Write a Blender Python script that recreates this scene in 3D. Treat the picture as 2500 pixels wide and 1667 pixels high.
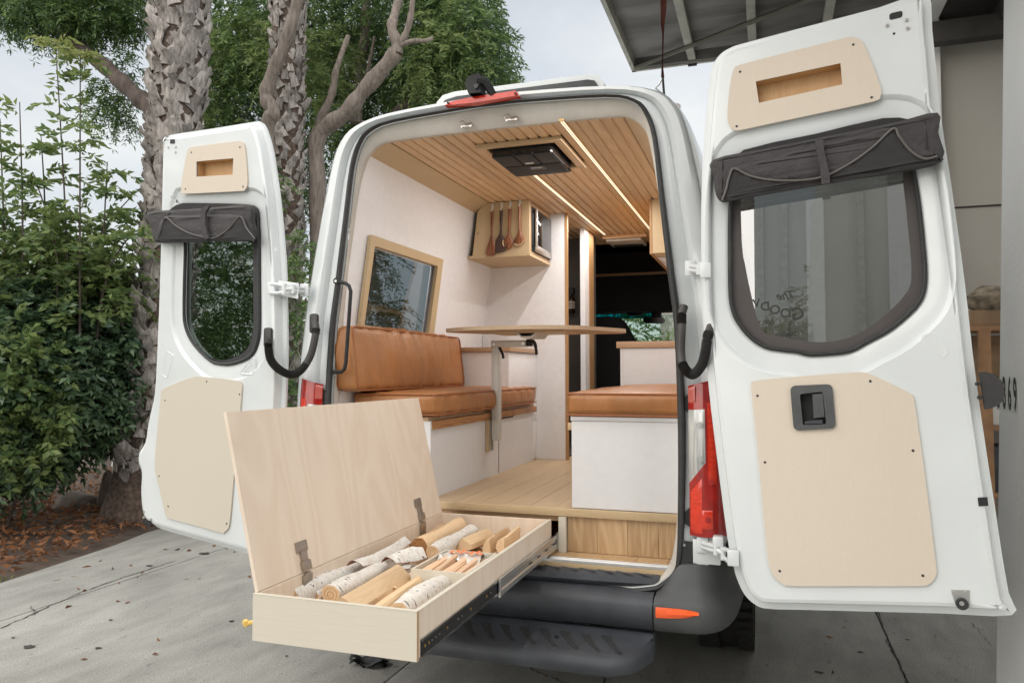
import bpy, bmesh, math, random
import numpy as np
from mathutils import Vector, Matrix, geometry
random.seed(7); RNG = np.random.default_rng(7)
C = bpy.context.scene
for o in list(bpy.data.objects): bpy.data.objects.remove(o)
# ------------------------------------------------------------------ camera
F, CX, CY = 1843.4, 1250.0, 833.5            # focal length and centre in pixels of a 2500 x 1667 picture
CAM = Vector((1.11, -3.0, 1.45))
YAW, PITCH, ROLL = (math.radians(a) for a in (18.5908, 2.3173, -0.1138))
fd = Vector((-math.sin(YAW)*math.cos(PITCH), math.cos(YAW)*math.cos(PITCH), math.sin(PITCH)))
rt = Vector((math.cos(YAW), math.sin(YAW), 0)); up = rt.cross(fd)
rt = rt*math.cos(ROLL) + up*math.sin(ROLL); up = rt.cross(fd)
cd = bpy.data.cameras.new('camera'); cam = bpy.data.objects.new('camera', cd); C.collection.objects.link(cam)
M = Matrix((( rt.x, up.x, -fd.x), (rt.y, up.y, -fd.y), (rt.z, up.z, -fd.z))).to_4x4(); M.translation = CAM
cam.matrix_world = M; cd.sensor_width = 36; cd.lens = F/2500*36; cd.clip_start = 0.05; cd.clip_end = 900
C.camera = cam
# ------------------------------------------------------------------ world, sun, exposure
SUN_EL, SUN_AZ = math.radians(38), math.radians(202)
w = bpy.data.worlds.new('World'); C.world = w; w.use_nodes = True
nt = w.node_tree; nt.nodes.clear()
def N(t, k, **kw):
    n = t.nodes.new(k)
    for a, b in kw.items(): setattr(n, a, b)
    return n
sky = N(nt, 'ShaderNodeTexSky', sky_type='NISHITA'); sky.sun_disc = False
sky.sun_elevation = SUN_EL; sky.sun_rotation = SUN_AZ; sky.air_density = 1.0; sky.dust_density = 3.0; sky.ozone_density = 1.0
tc = N(nt, 'ShaderNodeTexCoord'); mp = N(nt, 'ShaderNodeMapping'); mp.inputs['Scale'].default_value = (1, 1, 2.2)
noi = N(nt, 'ShaderNodeTexNoise'); noi.inputs['Scale'].default_value = 2.1; noi.inputs['Detail'].default_value = 7; noi.inputs['Roughness'].default_value = .55
cr = N(nt, 'ShaderNodeValToRGB'); cr.color_ramp.elements[0].position = .36; cr.color_ramp.elements[1].position = .62
cr.color_ramp.elements[0].color = (.60, .60, .60, 1); cr.color_ramp.elements[1].color = (.93, .93, .93, 1)
mx = N(nt, 'ShaderNodeMix', data_type='RGBA'); mx.inputs['B'].default_value = (6.3, 6.45, 6.45, 1)
bg = N(nt, 'ShaderNodeBackground'); bg.inputs['Strength'].default_value = 0.05; wo = N(nt, 'ShaderNodeOutputWorld')
L = nt.links.new
L(tc.outputs['Generated'], mp.inputs['Vector']); L(mp.outputs['Vector'], noi.inputs['Vector']); L(noi.outputs['Fac'], cr.inputs['Fac'])
L(cr.outputs['Color'], mx.inputs['Factor']); L(sky.outputs['Color'], mx.inputs['A']); L(mx.outputs['Result'], bg.inputs['Color']); L(bg.outputs['Background'], wo.inputs['Surface'])
sd = bpy.data.lights.new('sun', 'SUN'); sun = bpy.data.objects.new('sun', sd); C.collection.objects.link(sun)
sd.energy = 1.5; sd.angle = math.radians(150); sd.color = (1, .96, .9)
sv = Vector((math.cos(SUN_EL)*math.sin(SUN_AZ), math.cos(SUN_EL)*math.cos(SUN_AZ), math.sin(SUN_EL)))
sun.rotation_euler = sv.to_track_quat('Z', 'Y').to_euler()
C.view_settings.view_transform = 'Standard'; C.view_settings.look = 'None'; C.view_settings.gamma = 1
C.view_settings.use_curve_mapping = False; C.view_settings.exposure = 1.58
# ------------------------------------------------------------------ pixel rays (to place measured points on real planes)
def ray(x, y): return rt*((x-CX)/F) - up*((y-CY)/F) + fd
def aY(x, y, Y): d = ray(x, y); return CAM + d*((Y-CAM.y)/d.y)
def aX(x, y, X): d = ray(x, y); return CAM + d*((X-CAM.x)/d.x)
def aZ(x, y, Z): d = ray(x, y); return CAM + d*((Z-CAM.z)/d.z)
# ------------------------------------------------------------------ materials
def base(name):
    m = bpy.data.materials.new(name); m.use_nodes = True; t = m.node_tree
    return m, t, t.nodes['Principled BSDF']
def setc(s, c): s.default_value = (*c, 1)
def mat(name, col, rough=.5, metal=0, var=.06, scale=8, bump=0, bscale=60, stretch=(1, 1, 1), spec=.5, coat=0, emit=None, rnd=0):
    m, t, b = base(name); l = t.links.new
    g = N(t, 'ShaderNodeNewGeometry'); mp = N(t, 'ShaderNodeMapping'); mp.inputs['Scale'].default_value = stretch
    l(g.outputs['Position'], mp.inputs['Vector'])
    n = N(t, 'ShaderNodeTexNoise'); n.inputs['Scale'].default_value = scale; n.inputs['Detail'].default_value = 5; l(mp.outputs['Vector'], n.inputs['Vector'])
    r = N(t, 'ShaderNodeMapRange'); r.inputs['From Min'].default_value = .3; r.inputs['From Max'].default_value = .7; r.inputs['To Min'].default_value = 1-var; r.inputs['To Max'].default_value = 1+var
    l(n.outputs['Fac'], r.inputs['Value'])
    h = N(t, 'ShaderNodeHueSaturation'); setc(h.inputs['Color'], col); v = r.outputs['Result']
    if rnd:
        oi = N(t, 'ShaderNodeObjectInfo'); r2 = N(t, 'ShaderNodeMapRange'); r2.inputs['To Min'].default_value = 1-rnd; r2.inputs['To Max'].default_value = 1+rnd
        l(oi.outputs['Random'], r2.inputs['Value']); k = N(t, 'ShaderNodeMath', operation='MULTIPLY'); l(v, k.inputs[0]); l(r2.outputs['Result'], k.inputs[1]); v = k.outputs[0]
    l(v, h.inputs['Value']); l(h.outputs['Color'], b.inputs['Base Color'])
    b.inputs['Roughness'].default_value = rough; b.inputs['Metallic'].default_value = metal; b.inputs['Specular IOR Level'].default_value = spec
    b.inputs['Coat Weight'].default_value = coat; b.inputs['Coat Roughness'].default_value = .08
    if bump:
        n2 = N(t, 'ShaderNodeTexNoise'); n2.inputs['Scale'].default_value = bscale; n2.inputs['Detail'].default_value = 4; l(mp.outputs['Vector'], n2.inputs['Vector'])
        bp = N(t, 'ShaderNodeBump'); bp.inputs['Strength'].default_value = bump; bp.inputs['Distance'].default_value = .01; l(n2.outputs['Fac'], bp.inputs['Height']); l(bp.outputs['Normal'], b.inputs['Normal'])
    if emit: setc(b.inputs['Emission Color'], emit[0]); b.inputs['Emission Strength'].default_value = emit[1]
    return m
def wood(name, c1, c2, axis='Y', scale=7, rough=.5, rnd=.12, fine=.5, knots=.35):
    """grain runs along axis"""
    m, t, b = base(name); l = t.links.new
    s = {'X': (.09, 1, 1), 'Y': (1, .09, 1), 'Z': (1, 1, .09)}[axis]
    g = N(t, 'ShaderNodeNewGeometry'); oi = N(t, 'ShaderNodeObjectInfo')
    ad = N(t, 'ShaderNodeVectorMath', operation='MULTIPLY_ADD'); cmb = N(t, 'ShaderNodeCombineXYZ')
    for i in range(3): l(oi.outputs['Random'], cmb.inputs[i])
    ad.inputs[1].default_value = (37, 53, 71); l(cmb.outputs[0], ad.inputs[0]); l(g.outputs['Position'], ad.inputs[2])
    mp = N(t, 'ShaderNodeMapping'); mp.inputs['Scale'].default_value = s; l(ad.outputs[0], mp.inputs['Vector'])
    n0 = N(t, 'ShaderNodeTexNoise'); n0.inputs['Scale'].default_value = scale; n0.inputs['Detail'].default_value = 2; n0.inputs['Distortion'].default_value = .6; l(mp.outputs[0], n0.inputs['Vector'])
    ml = N(t, 'ShaderNodeMath', operation='MULTIPLY'); ml.inputs[1].default_value = 9; l(n0.outputs['Fac'], ml.inputs[0])
    fr = N(t, 'ShaderNodeMath', operation='PINGPONG'); fr.inputs[1].default_value = .5; l(ml.outputs[0], fr.inputs[0])
    n1 = N(t, 'ShaderNodeTexNoise'); n1.inputs['Scale'].default_value = scale*22; n1.inputs['Detail'].default_value = 3; l(mp.outputs[0], n1.inputs['Vector'])
    k1 = N(t, 'ShaderNodeMath', operation='MULTIPLY'); k1.inputs[1].default_value = knots*1.6; l(fr.outputs[0], k1.inputs[0])
    k2 = N(t, 'ShaderNodeMath', operation='MULTIPLY_ADD'); k2.inputs[1].default_value = fine; l(n1.outputs['Fac'], k2.inputs[0]); l(k1.outputs[0], k2.inputs[2])
    mixc = N(t, 'ShaderNodeMix', data_type='RGBA'); mixc.inputs['A'].default_value = (*c1, 1); mixc.inputs['B'].default_value = (*c2, 1); l(k2.outputs[0], mixc.inputs['Factor'])
    r2 = N(t, 'ShaderNodeMapRange'); r2.inputs['To Min'].default_value = 1-rnd; r2.inputs['To Max'].default_value = 1+rnd; l(oi.outputs['Random'], r2.inputs['Value'])
    h = N(t, 'ShaderNodeHueSaturation'); l(r2.outputs[0], h.inputs['Value']); l(mixc.outputs['Result'], h.inputs['Color']); l(h.outputs[0], b.inputs['Base Color'])
    b.inputs['Roughness'].default_value = rough
    bp = N(t, 'ShaderNodeBump'); bp.inputs['Strength'].default_value = .15; bp.inputs['Distance'].default_value = .004; l(n1.outputs['Fac'], bp.inputs['Height']); l(bp.outputs[0], b.inputs['Normal'])
    return m
def leafmat(name, c1, c2, trans=.35, rough=.45):
    m = bpy.data.materials.new(name); m.use_nodes = True; t = m.node_tree; l = t.links.new; b = t.nodes['Principled BSDF']; out = t.nodes['Material Output']
    g = N(t, 'ShaderNodeNewGeometry'); n = N(t, 'ShaderNodeTexNoise'); n.inputs['Scale'].default_value = .9; n.inputs['Detail'].default_value = 3; l(g.outputs['Position'], n.inputs['Vector'])
    a = N(t, 'ShaderNodeMath', operation='ADD'); l(g.outputs['Random Per Island'], a.inputs[0]); l(n.outputs['Fac'], a.inputs[1])
    s = N(t, 'ShaderNodeMath', operation='MULTIPLY_ADD'); s.inputs[1].default_value = .9; s.inputs[2].default_value = -.4; s.use_clamp = True; l(a.outputs[0], s.inputs[0])
    mc = N(t, 'ShaderNodeMix', data_type='RGBA'); mc.inputs['A'].default_value = (*c1, 1); mc.inputs['B'].default_value = (*c2, 1); l(s.outputs[0], mc.inputs['Factor'])
    l(mc.outputs['Result'], b.inputs['Base Color']); b.inputs['Roughness'].default_value = rough
    tr = N(t, 'ShaderNodeBsdfTranslucent'); l(mc.outputs['Result'], tr.inputs['Color']); ms = N(t, 'ShaderNodeMixShader'); ms.inputs[0].default_value = trans
    l(b.outputs[0], ms.inputs[1]); l(tr.outputs[0], ms.inputs[2]); l(ms.outputs[0], out.inputs['Surface'])
    return m
def glassmat(name, tint, refl=.12, rough=.0):
    m = bpy.data.materials.new(name); m.use_nodes = True; t = m.node_tree; l = t.links.new; t.nodes.remove(t.nodes['Principled BSDF']); out = t.nodes['Material Output']
    tr = N(t, 'ShaderNodeBsdfTransparent'); setc(tr.inputs['Color'], tint); gl = N(t, 'ShaderNodeBsdfGlossy'); gl.inputs['Roughness'].default_value = rough
    fr = N(t, 'ShaderNodeFresnel'); fr.inputs['IOR'].default_value = 1.5; a = N(t, 'ShaderNodeMath', operation='ADD'); a.inputs[1].default_value = refl; a.use_clamp = True; l(fr.outputs[0], a.inputs[0]); ge = N(t, 'ShaderNodeNewGeometry'); iv = N(t, 'ShaderNodeMath', operation='SUBTRACT'); iv.inputs[0].default_value = 1; l(ge.outputs['Backfacing'], iv.inputs[1]); a2 = N(t, 'ShaderNodeMath', operation='MULTIPLY'); l(a.outputs[0], a2.inputs[0]); l(iv.outputs[0], a2.inputs[1]); a = a2
    ms = N(t, 'ShaderNodeMixShader'); l(a.outputs[0], ms.inputs[0]); l(tr.outputs[0], ms.inputs[1]); l(gl.outputs[0], ms.inputs[2]); l(ms.outputs[0], out.inputs['Surface'])
    return m
def concretemat(name, ca, cb, scale=1.0, crack=True):
    m, t, b = base(name); l = t.links.new
    g = N(t, 'ShaderNodeNewGeometry'); oi = N(t, 'ShaderNodeObjectInfo')
    def noise(sc, det=6, st=None, rough=.6):
        n = N(t, 'ShaderNodeTexNoise'); n.inputs['Scale'].default_value = sc*scale; n.inputs['Detail'].default_value = det; n.inputs['Roughness'].default_value = rough
        if st: mp = N(t, 'ShaderNodeMapping'); mp.inputs['Scale'].default_value = st; l(g.outputs['Position'], mp.inputs['Vector']); l(mp.outputs[0], n.inputs['Vector'])
        else: l(g.outputs['Position'], n.inputs['Vector'])
        return n
    n1 = noise(.8); n2 = noise(7, 8, (1, .3, 1)); n3 = noise(130, 3); n4 = noise(24, 6, (1, .35, 1), .75)
    c1 = N(t, 'ShaderNodeValToRGB'); c1.color_ramp.elements[0].position = .3; c1.color_ramp.elements[1].position = .7; c1.color_ramp.elements[0].color = (*ca, 1); c1.color_ramp.elements[1].color = (*cb, 1); l(n1.outputs['Fac'], c1.inputs['Fac'])
    def mult(src, n, lo, hi, a, bb):
        r = N(t, 'ShaderNodeMapRange'); r.inputs['From Min'].default_value = lo; r.inputs['From Max'].default_value = hi; r.inputs['To Min'].default_value = a; r.inputs['To Max'].default_value = bb; l(n.outputs['Fac'], r.inputs['Value'])
        mm = N(t, 'ShaderNodeMix', data_type='RGBA', blend_type='MULTIPLY'); mm.inputs['Factor'].default_value = 1; l(src, mm.inputs['A']); l(r.outputs[0], mm.inputs['B']); return mm.outputs['Result']
    s = mult(c1.outputs['Color'], n2, .35, .6, .82, 1.04); s = mult(s, n3, .3, .7, .62, 1.3); s = mult(s, n4, .33, .40, .55, 1)
    r2 = N(t, 'ShaderNodeMapRange'); r2.inputs['To Min'].default_value = .9; r2.inputs['To Max'].default_value = 1.06; l(oi.outputs['Random'], r2.inputs['Value'])
    h = N(t, 'ShaderNodeHueSaturation'); l(s, h.inputs['Color']); l(r2.outputs[0], h.inputs['Value']); l(h.outputs[0], b.inputs['Base Color'])
    b.inputs['Roughness'].default_value = .85
    bp = N(t, 'ShaderNodeBump'); bp.inputs['Strength'].default_value = .5; bp.inputs['Distance'].default_value = .004; l(n3.outputs['Fac'], bp.inputs['Height']); l(bp.outputs[0], b.inputs['Normal'])
    return m
def birchmat(name):
    m, t, b = base(name); l = t.links.new
    g = N(t, 'ShaderNodeTexCoord'); oi = N(t, 'ShaderNodeNewGeometry')
    mp = N(t, 'ShaderNodeMapping'); mp.inputs['Scale'].default_value = (22, 46, 30); l(oi.outputs['Position'], mp.inputs['Vector'])
    n = N(t, 'ShaderNodeTexNoise'); n.inputs['Scale'].default_value = 1.6; n.inputs['Detail'].default_value = 5; l(mp.outputs[0], n.inputs['Vector'])
    r = N(t, 'ShaderNodeValToRGB'); e = r.color_ramp.elements; e[0].position = .30; e[0].color = (.13, .095, .075, 1); e[1].position = .40; e[1].color = (.74, .71, .665, 1)
    x = r.color_ramp.elements.new(.72); x.color = (.58, .53, .46, 1); l(n.outputs['Fac'], r.inputs['Fac'])
    l(r.outputs[0], b.inputs['Base Color']); b.inputs['Roughness'].default_value = .7
    bp = N(t, 'ShaderNodeBump'); bp.inputs['Strength'].default_value = .5; bp.inputs['Distance'].default_value = .003; l(n.outputs['Fac'], bp.inputs['Height']); l(bp.outputs[0], b.inputs['Normal'])
    return m
def leather(name, col):
    m, t, b = base(name); l = t.links.new; g = N(t, 'ShaderNodeNewGeometry')
    n = N(t, 'ShaderNodeTexNoise'); n.inputs['Scale'].default_value = 5; n.inputs['Detail'].default_value = 4; n.inputs['Distortion'].default_value = .8
    mp = N(t, 'ShaderNodeMapping'); mp.inputs['Scale'].default_value = (1.6, 1.6, .5); l(g.outputs['Position'], mp.inputs['Vector']); l(mp.outputs[0], n.inputs['Vector'])
    v = N(t, 'ShaderNodeTexVoronoi'); v.inputs['Scale'].default_value = 260; l(g.outputs['Position'], v.inputs['Vector'])
    r = N(t, 'ShaderNodeMapRange'); r.inputs['From Min'].default_value = .3; r.inputs['From Max'].default_value = .7; r.inputs['To Min'].default_value = .9; r.inputs['To Max'].default_value = 1.1; l(n.outputs['Fac'], r.inputs['Value'])
    h = N(t, 'ShaderNodeHueSaturation'); setc(h.inputs['Color'], col); l(r.outputs[0], h.inputs['Value']); l(h.outputs[0], b.inputs['Base Color']); b.inputs['Roughness'].default_value = .36; b.inputs['Specular IOR Level'].default_value = .55
    a = N(t, 'ShaderNodeMath', operation='MULTIPLY_ADD'); a.inputs[1].default_value = .06; l(v.outputs['Distance'], a.inputs[0]); l(n.outputs['Fac'], a.inputs[2])
    bp = N(t, 'ShaderNodeBump'); bp.inputs['Strength'].default_value = .5; bp.inputs['Distance'].default_value = .03; l(a.outputs[0], bp.inputs['Height']); l(bp.outputs[0], b.inputs['Normal'])
    return m
MT = dict(
 paint=mat('white_vehicle_paint', (.70, .735, .745), .28, var=.05, scale=3, coat=.7, bump=.05, bscale=9),
 paintdirt=mat('white_wall_paint', (.83, .83, .82), .6, var=.07, scale=2.2, bump=.25, bscale=40),
 laminate=mat('white_laminate', (.83, .83, .845), .5, var=.03, scale=30, bump=.05, bscale=300),
 lamcool=mat('white_cabinet_laminate', (.70, .70, .71), .45, var=.02, scale=30, bump=.05, bscale=300),
 trim=mat('beige_grey_lining', (.56, .53, .48), .85, var=.07, scale=12, bump=.2, bscale=180),
 rubber=mat('black_rubber', (.030, .031, .032), .55, var=.2, scale=30, bump=.1),
 hose=mat('black_ribbed_hose', (.05, .047, .045), .5, var=.1),
 darkpl=mat('charcoal_bumper_plastic', (.072, .076, .078), .5, var=.26, scale=7, bump=.3, bscale=420),
 darkpl2=mat('dark_step_plastic', (.046, .051, .060), .42, var=.30, scale=6, bump=.3, bscale=300),
 black=mat('matte_black', (.012, .013, .015), .6), blackgloss=mat('gloss_black', (.012, .013, .015), .08),
 softblack=mat('black_seat_cloth', (.010, .010, .011), .9),
 charcoal=mat('charcoal_quilted_fabric', (.050, .046, .048), .75, var=.12, scale=14, bump=.5, bscale=60),
 charcoal2=mat('dark_lining_fabric', (.030, .028, .030), .85, var=.12, scale=14, bump=.3, bscale=240),
 piping=mat('grey_piping', (.14, .13, .125), .7), taupe=mat('brown_grey_window_fabric', (.085, .076, .074), .9, var=.05),
 alu=mat('brushed_aluminium', (.60, .60, .59), .35, .85, var=.05), alupt=mat('satin_aluminium_leg', (.62, .62, .59), .5, .35, var=.04),
 chrome=mat('zinc_steel', (.55, .55, .53), .25, 1, var=.1), nickel=mat('nickel_hinge', (.42, .38, .34), .3, .9),
 brass=mat('brass_screw', (.75, .48, .12), .35, .8), screw=mat('dark_screw', (.02, .02, .02), .5),
 red=mat('red_lens', (.36, .014, .010), .12, var=.2, scale=30, coat=.6), redl=mat('bright_red_lens', (.66, .040, .016), .12, var=.15, scale=40, stretch=(1, 1, 3), coat=.6),
 orange=mat('orange_reflector', (.95, .13, .03), .2, var=.1, scale=120, coat=.5), pink=mat('frosted_red_lens', (.52, .12, .10), .2, coat=.5),
 clear=mat('clear_ribbed_lens', (.50, .51, .50), .15, .2, var=.4, scale=20, stretch=(6, 6, .3), coat=.7),
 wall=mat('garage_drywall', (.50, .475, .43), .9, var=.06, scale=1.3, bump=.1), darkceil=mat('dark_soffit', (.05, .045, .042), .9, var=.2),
 corr=mat('weathered_galvanised_steel', (.20, .19, .18), .6, .2, var=.35, scale=6, stretch=(.3, 1, 1)), beam=mat('cream_painted_steel', (.36, .35, .30), .6, var=.2, scale=9),
 brace=mat('dull_olive_steel', (.13, .125, .10), .7, var=.2), edge=mat('grey_edge_angle', (.16, .15, .14), .6, var=.2),
 strap=mat('maroon_strap', (.11, .030, .022), .8, var=.4, scale=30),
 dirt=mat('brown_soil', (.085, .062, .048), .95, var=.4, scale=3, bump=.8, bscale=25),
 litter=leafmat('dry_leaf', (.34, .15, .06), (.12, .055, .030), .2, .7), rock=mat('weathered_stump_wood', (.16, .13, .11), .9, var=.4, scale=9, bump=.7, bscale=40),
 bark=mat('grey_brown_bark', (.21, .175, .15), .9, var=.35, scale=14, bump=.9, bscale=40, stretch=(2.5, 2.5, .5)),
 barkd=mat('dark_bark', (.085, .065, .055), .9, var=.35, scale=10, bump=.9, bscale=25, stretch=(2, 2, .5)),
 palmb=mat('grey_palm_leaf_base', (.33, .300, .28), .9, var=.4, scale=16, bump=.8, bscale=60, stretch=(2.5, 2.5, .6), rnd=.35),
 palmc=mat('brown_palm_fibre', (.095, .068, .053), .95, var=.6, scale=26, bump=.8, bscale=50),
 l1=leafmat('dark_green_leaf', (.046, .105, .048), (.200, .300, .085)), l2=leafmat('fresh_green_leaf', (.085, .160, .055), (.290, .355, .125), .45),
 l3=leafmat('deep_green_shrub_leaf', (.045, .095, .052), (.150, .225, .110), .25, .35), l4=leafmat('yellow_green_young_leaf', (.20, .26, .07), (.34, .36, .13), .5),
 concrete=concretemat('driveway_concrete', (.262, .260, .240), (.37, .362, .333)), crack=mat('crack_shadow', (.05, .045, .04), .95),
 birch=birchmat('birch_bark'), barkin=mat('inner_bark', (.30, .12, .06), .8, var=.3, scale=30),
 led=mat('warm_led_strip', (1, .9, .7), .5, emit=((1, .90, .70), .36)), ledtrim=mat('brass_led_channel', (.62, .42, .18), .35, .4),
 leather=leather('tan_leather', (.36, .150, .048)), piping2=mat('tan_piping', (.30, .10, .03), .5),
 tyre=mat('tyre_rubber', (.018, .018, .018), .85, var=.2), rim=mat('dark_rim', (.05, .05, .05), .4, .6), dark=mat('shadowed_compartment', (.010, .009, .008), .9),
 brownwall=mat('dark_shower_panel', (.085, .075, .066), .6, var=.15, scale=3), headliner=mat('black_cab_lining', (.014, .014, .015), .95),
 amber=mat('dark_amber_glass', (.02, .012, .006), .1), paper=mat('cream_label', (.55, .47, .40), .8), digit=mat('black_digit', (.012, .012, .012), .6), plate=mat('white_number_plate', (.72, .73, .70), .5),
 decal=mat('dark_vinyl_lettering', (.020, .020, .020), .6), clearbag=mat('clear_plastic_bag', (.62, .60, .55), .2, coat=.5), print=mat('orange_print', (.85, .20, .05), .6),
 glass=glassmat('tinted_rear_glass', (.40, .41, .40), .34), glassl=glassmat('dark_tinted_glass', (.56, .60, .57), .02), ws=glassmat('windscreen_glass', (.75, .84, .80), .02), wsband=glassmat('teal_sun_band', (.02, .45, .52), .02),
 tvglass=glassmat('side_window_glass', (.43, .47, .49), .05), yellow=mat('yellow_tie', (.85, .58, .16), .5, var=.1),
 cardboard=mat('cardboard_brown', (.30, .20, .12), .9, var=.2), shelfwood=mat('shelf_timber', (.40, .22, .11), .7, var=.2), cap=mat('camouflage_cloth', (.22, .18, .13), .9, var=.7, scale=18),
 disc=mat('black_rubber_pad', (.036, .034, .035), .7, bump=.3, bscale=300), steel=mat('stainless', (.50, .47, .44), .3, .9), facade=mat('white_facade', (.72, .72, .70), .7, var=.05), stone=mat('pale_rock', (.5, .48, .44), .9, var=.2),
)
MT['ply'] = wood('birch_plywood_face', (.80, .69, .575), (.66, .51, .38), 'Z', 4, .55, .02, .22, .42)
MT['plyf'] = wood('pale_plywood_face', (.63, .585, .49), (.57, .51, .415), 'X', 5, .55, .02, .22, .1)
MT['plyd'] = wood('door_plywood_face', (.70, .62, .52), (.56, .475, .38), 'Z', 40, .6, .02, .55, .1)
MT['plydl'] = wood('grey_plywood_face', (.62, .57, .48), (.57, .51, .42), 'Z', 40, .6, .02, .35, .1)
MT['plyedge'] = wood('plywood_edge', (.60, .44, .28), (.36, .20, .10), 'Y', 90, .6, .03, .7, .3)
MT['niche'] = wood('honey_plywood', (.62, .40, .20), (.44, .24, .10), 'Z', 30, .5, .03, .5, .4)
MT['ceil'] = wood('ceiling_cedar', (.74, .53, .32), (.52, .335, .18), 'Y', 9, .5, .12, .35, .45)
MT['floor'] = wood('oak_floor', (.56, .41, .25), (.42, .29, .165), 'Y', 8, .42, .09, .4, .35)
MT['riser'] = wood('hickory_riser', (.58, .41, .235), (.34, .185, .080), 'Z', 10, .45, .13, .25, .6)
MT['nose'] = wood('poplar_nosing', (.60, .46, .28), (.47, .32, .17), 'X', 30, .45, .04, .4, .4)
MT['counter'] = wood('maple_counter', (.46, .30, .185), (.38, .23, .13), 'X', 30, .4, .04, .4, .3)
MT['fir'] = wood('fir_edge', (.52, .27, .10), (.26, .10, .035), 'Y', 16, .5, .03, .3, .9)
MT['brownply'] = wood('warm_edge_banding', (.46, .27, .12), (.34, .18, .075), 'Z', 20, .5, .05, .4, .4)
MT['cabply'] = wood('overhead_plywood', (.60, .46, .28), (.52, .38, .21), 'Z', 12, .5, .04, .3, .3)
MT['table'] = wood('table_ply_edge', (.62, .48, .33), (.30, .19, .11), 'X', 60, .55, .03, .6, .3)
MT['split'] = wood('split_firewood', (.76, .56, .36), (.58, .39, .21), 'Y', 22, .8, .12, .5, .4)
MT['kind'] = wood('kindling', (.78, .55, .37), (.58, .36, .21), 'Y', 30, .8, .2, .5, .4)
MT['spoon1'] = wood('olive_wood', (.36, .13, .045), (.10, .030, .012), 'Z', 30, .4, .15, .4, .9)
MT['spoon2'] = wood('dark_walnut', (.075, .035, .026), (.035, .018, .014), 'Z', 30, .5, .1, .4, .4)
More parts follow.
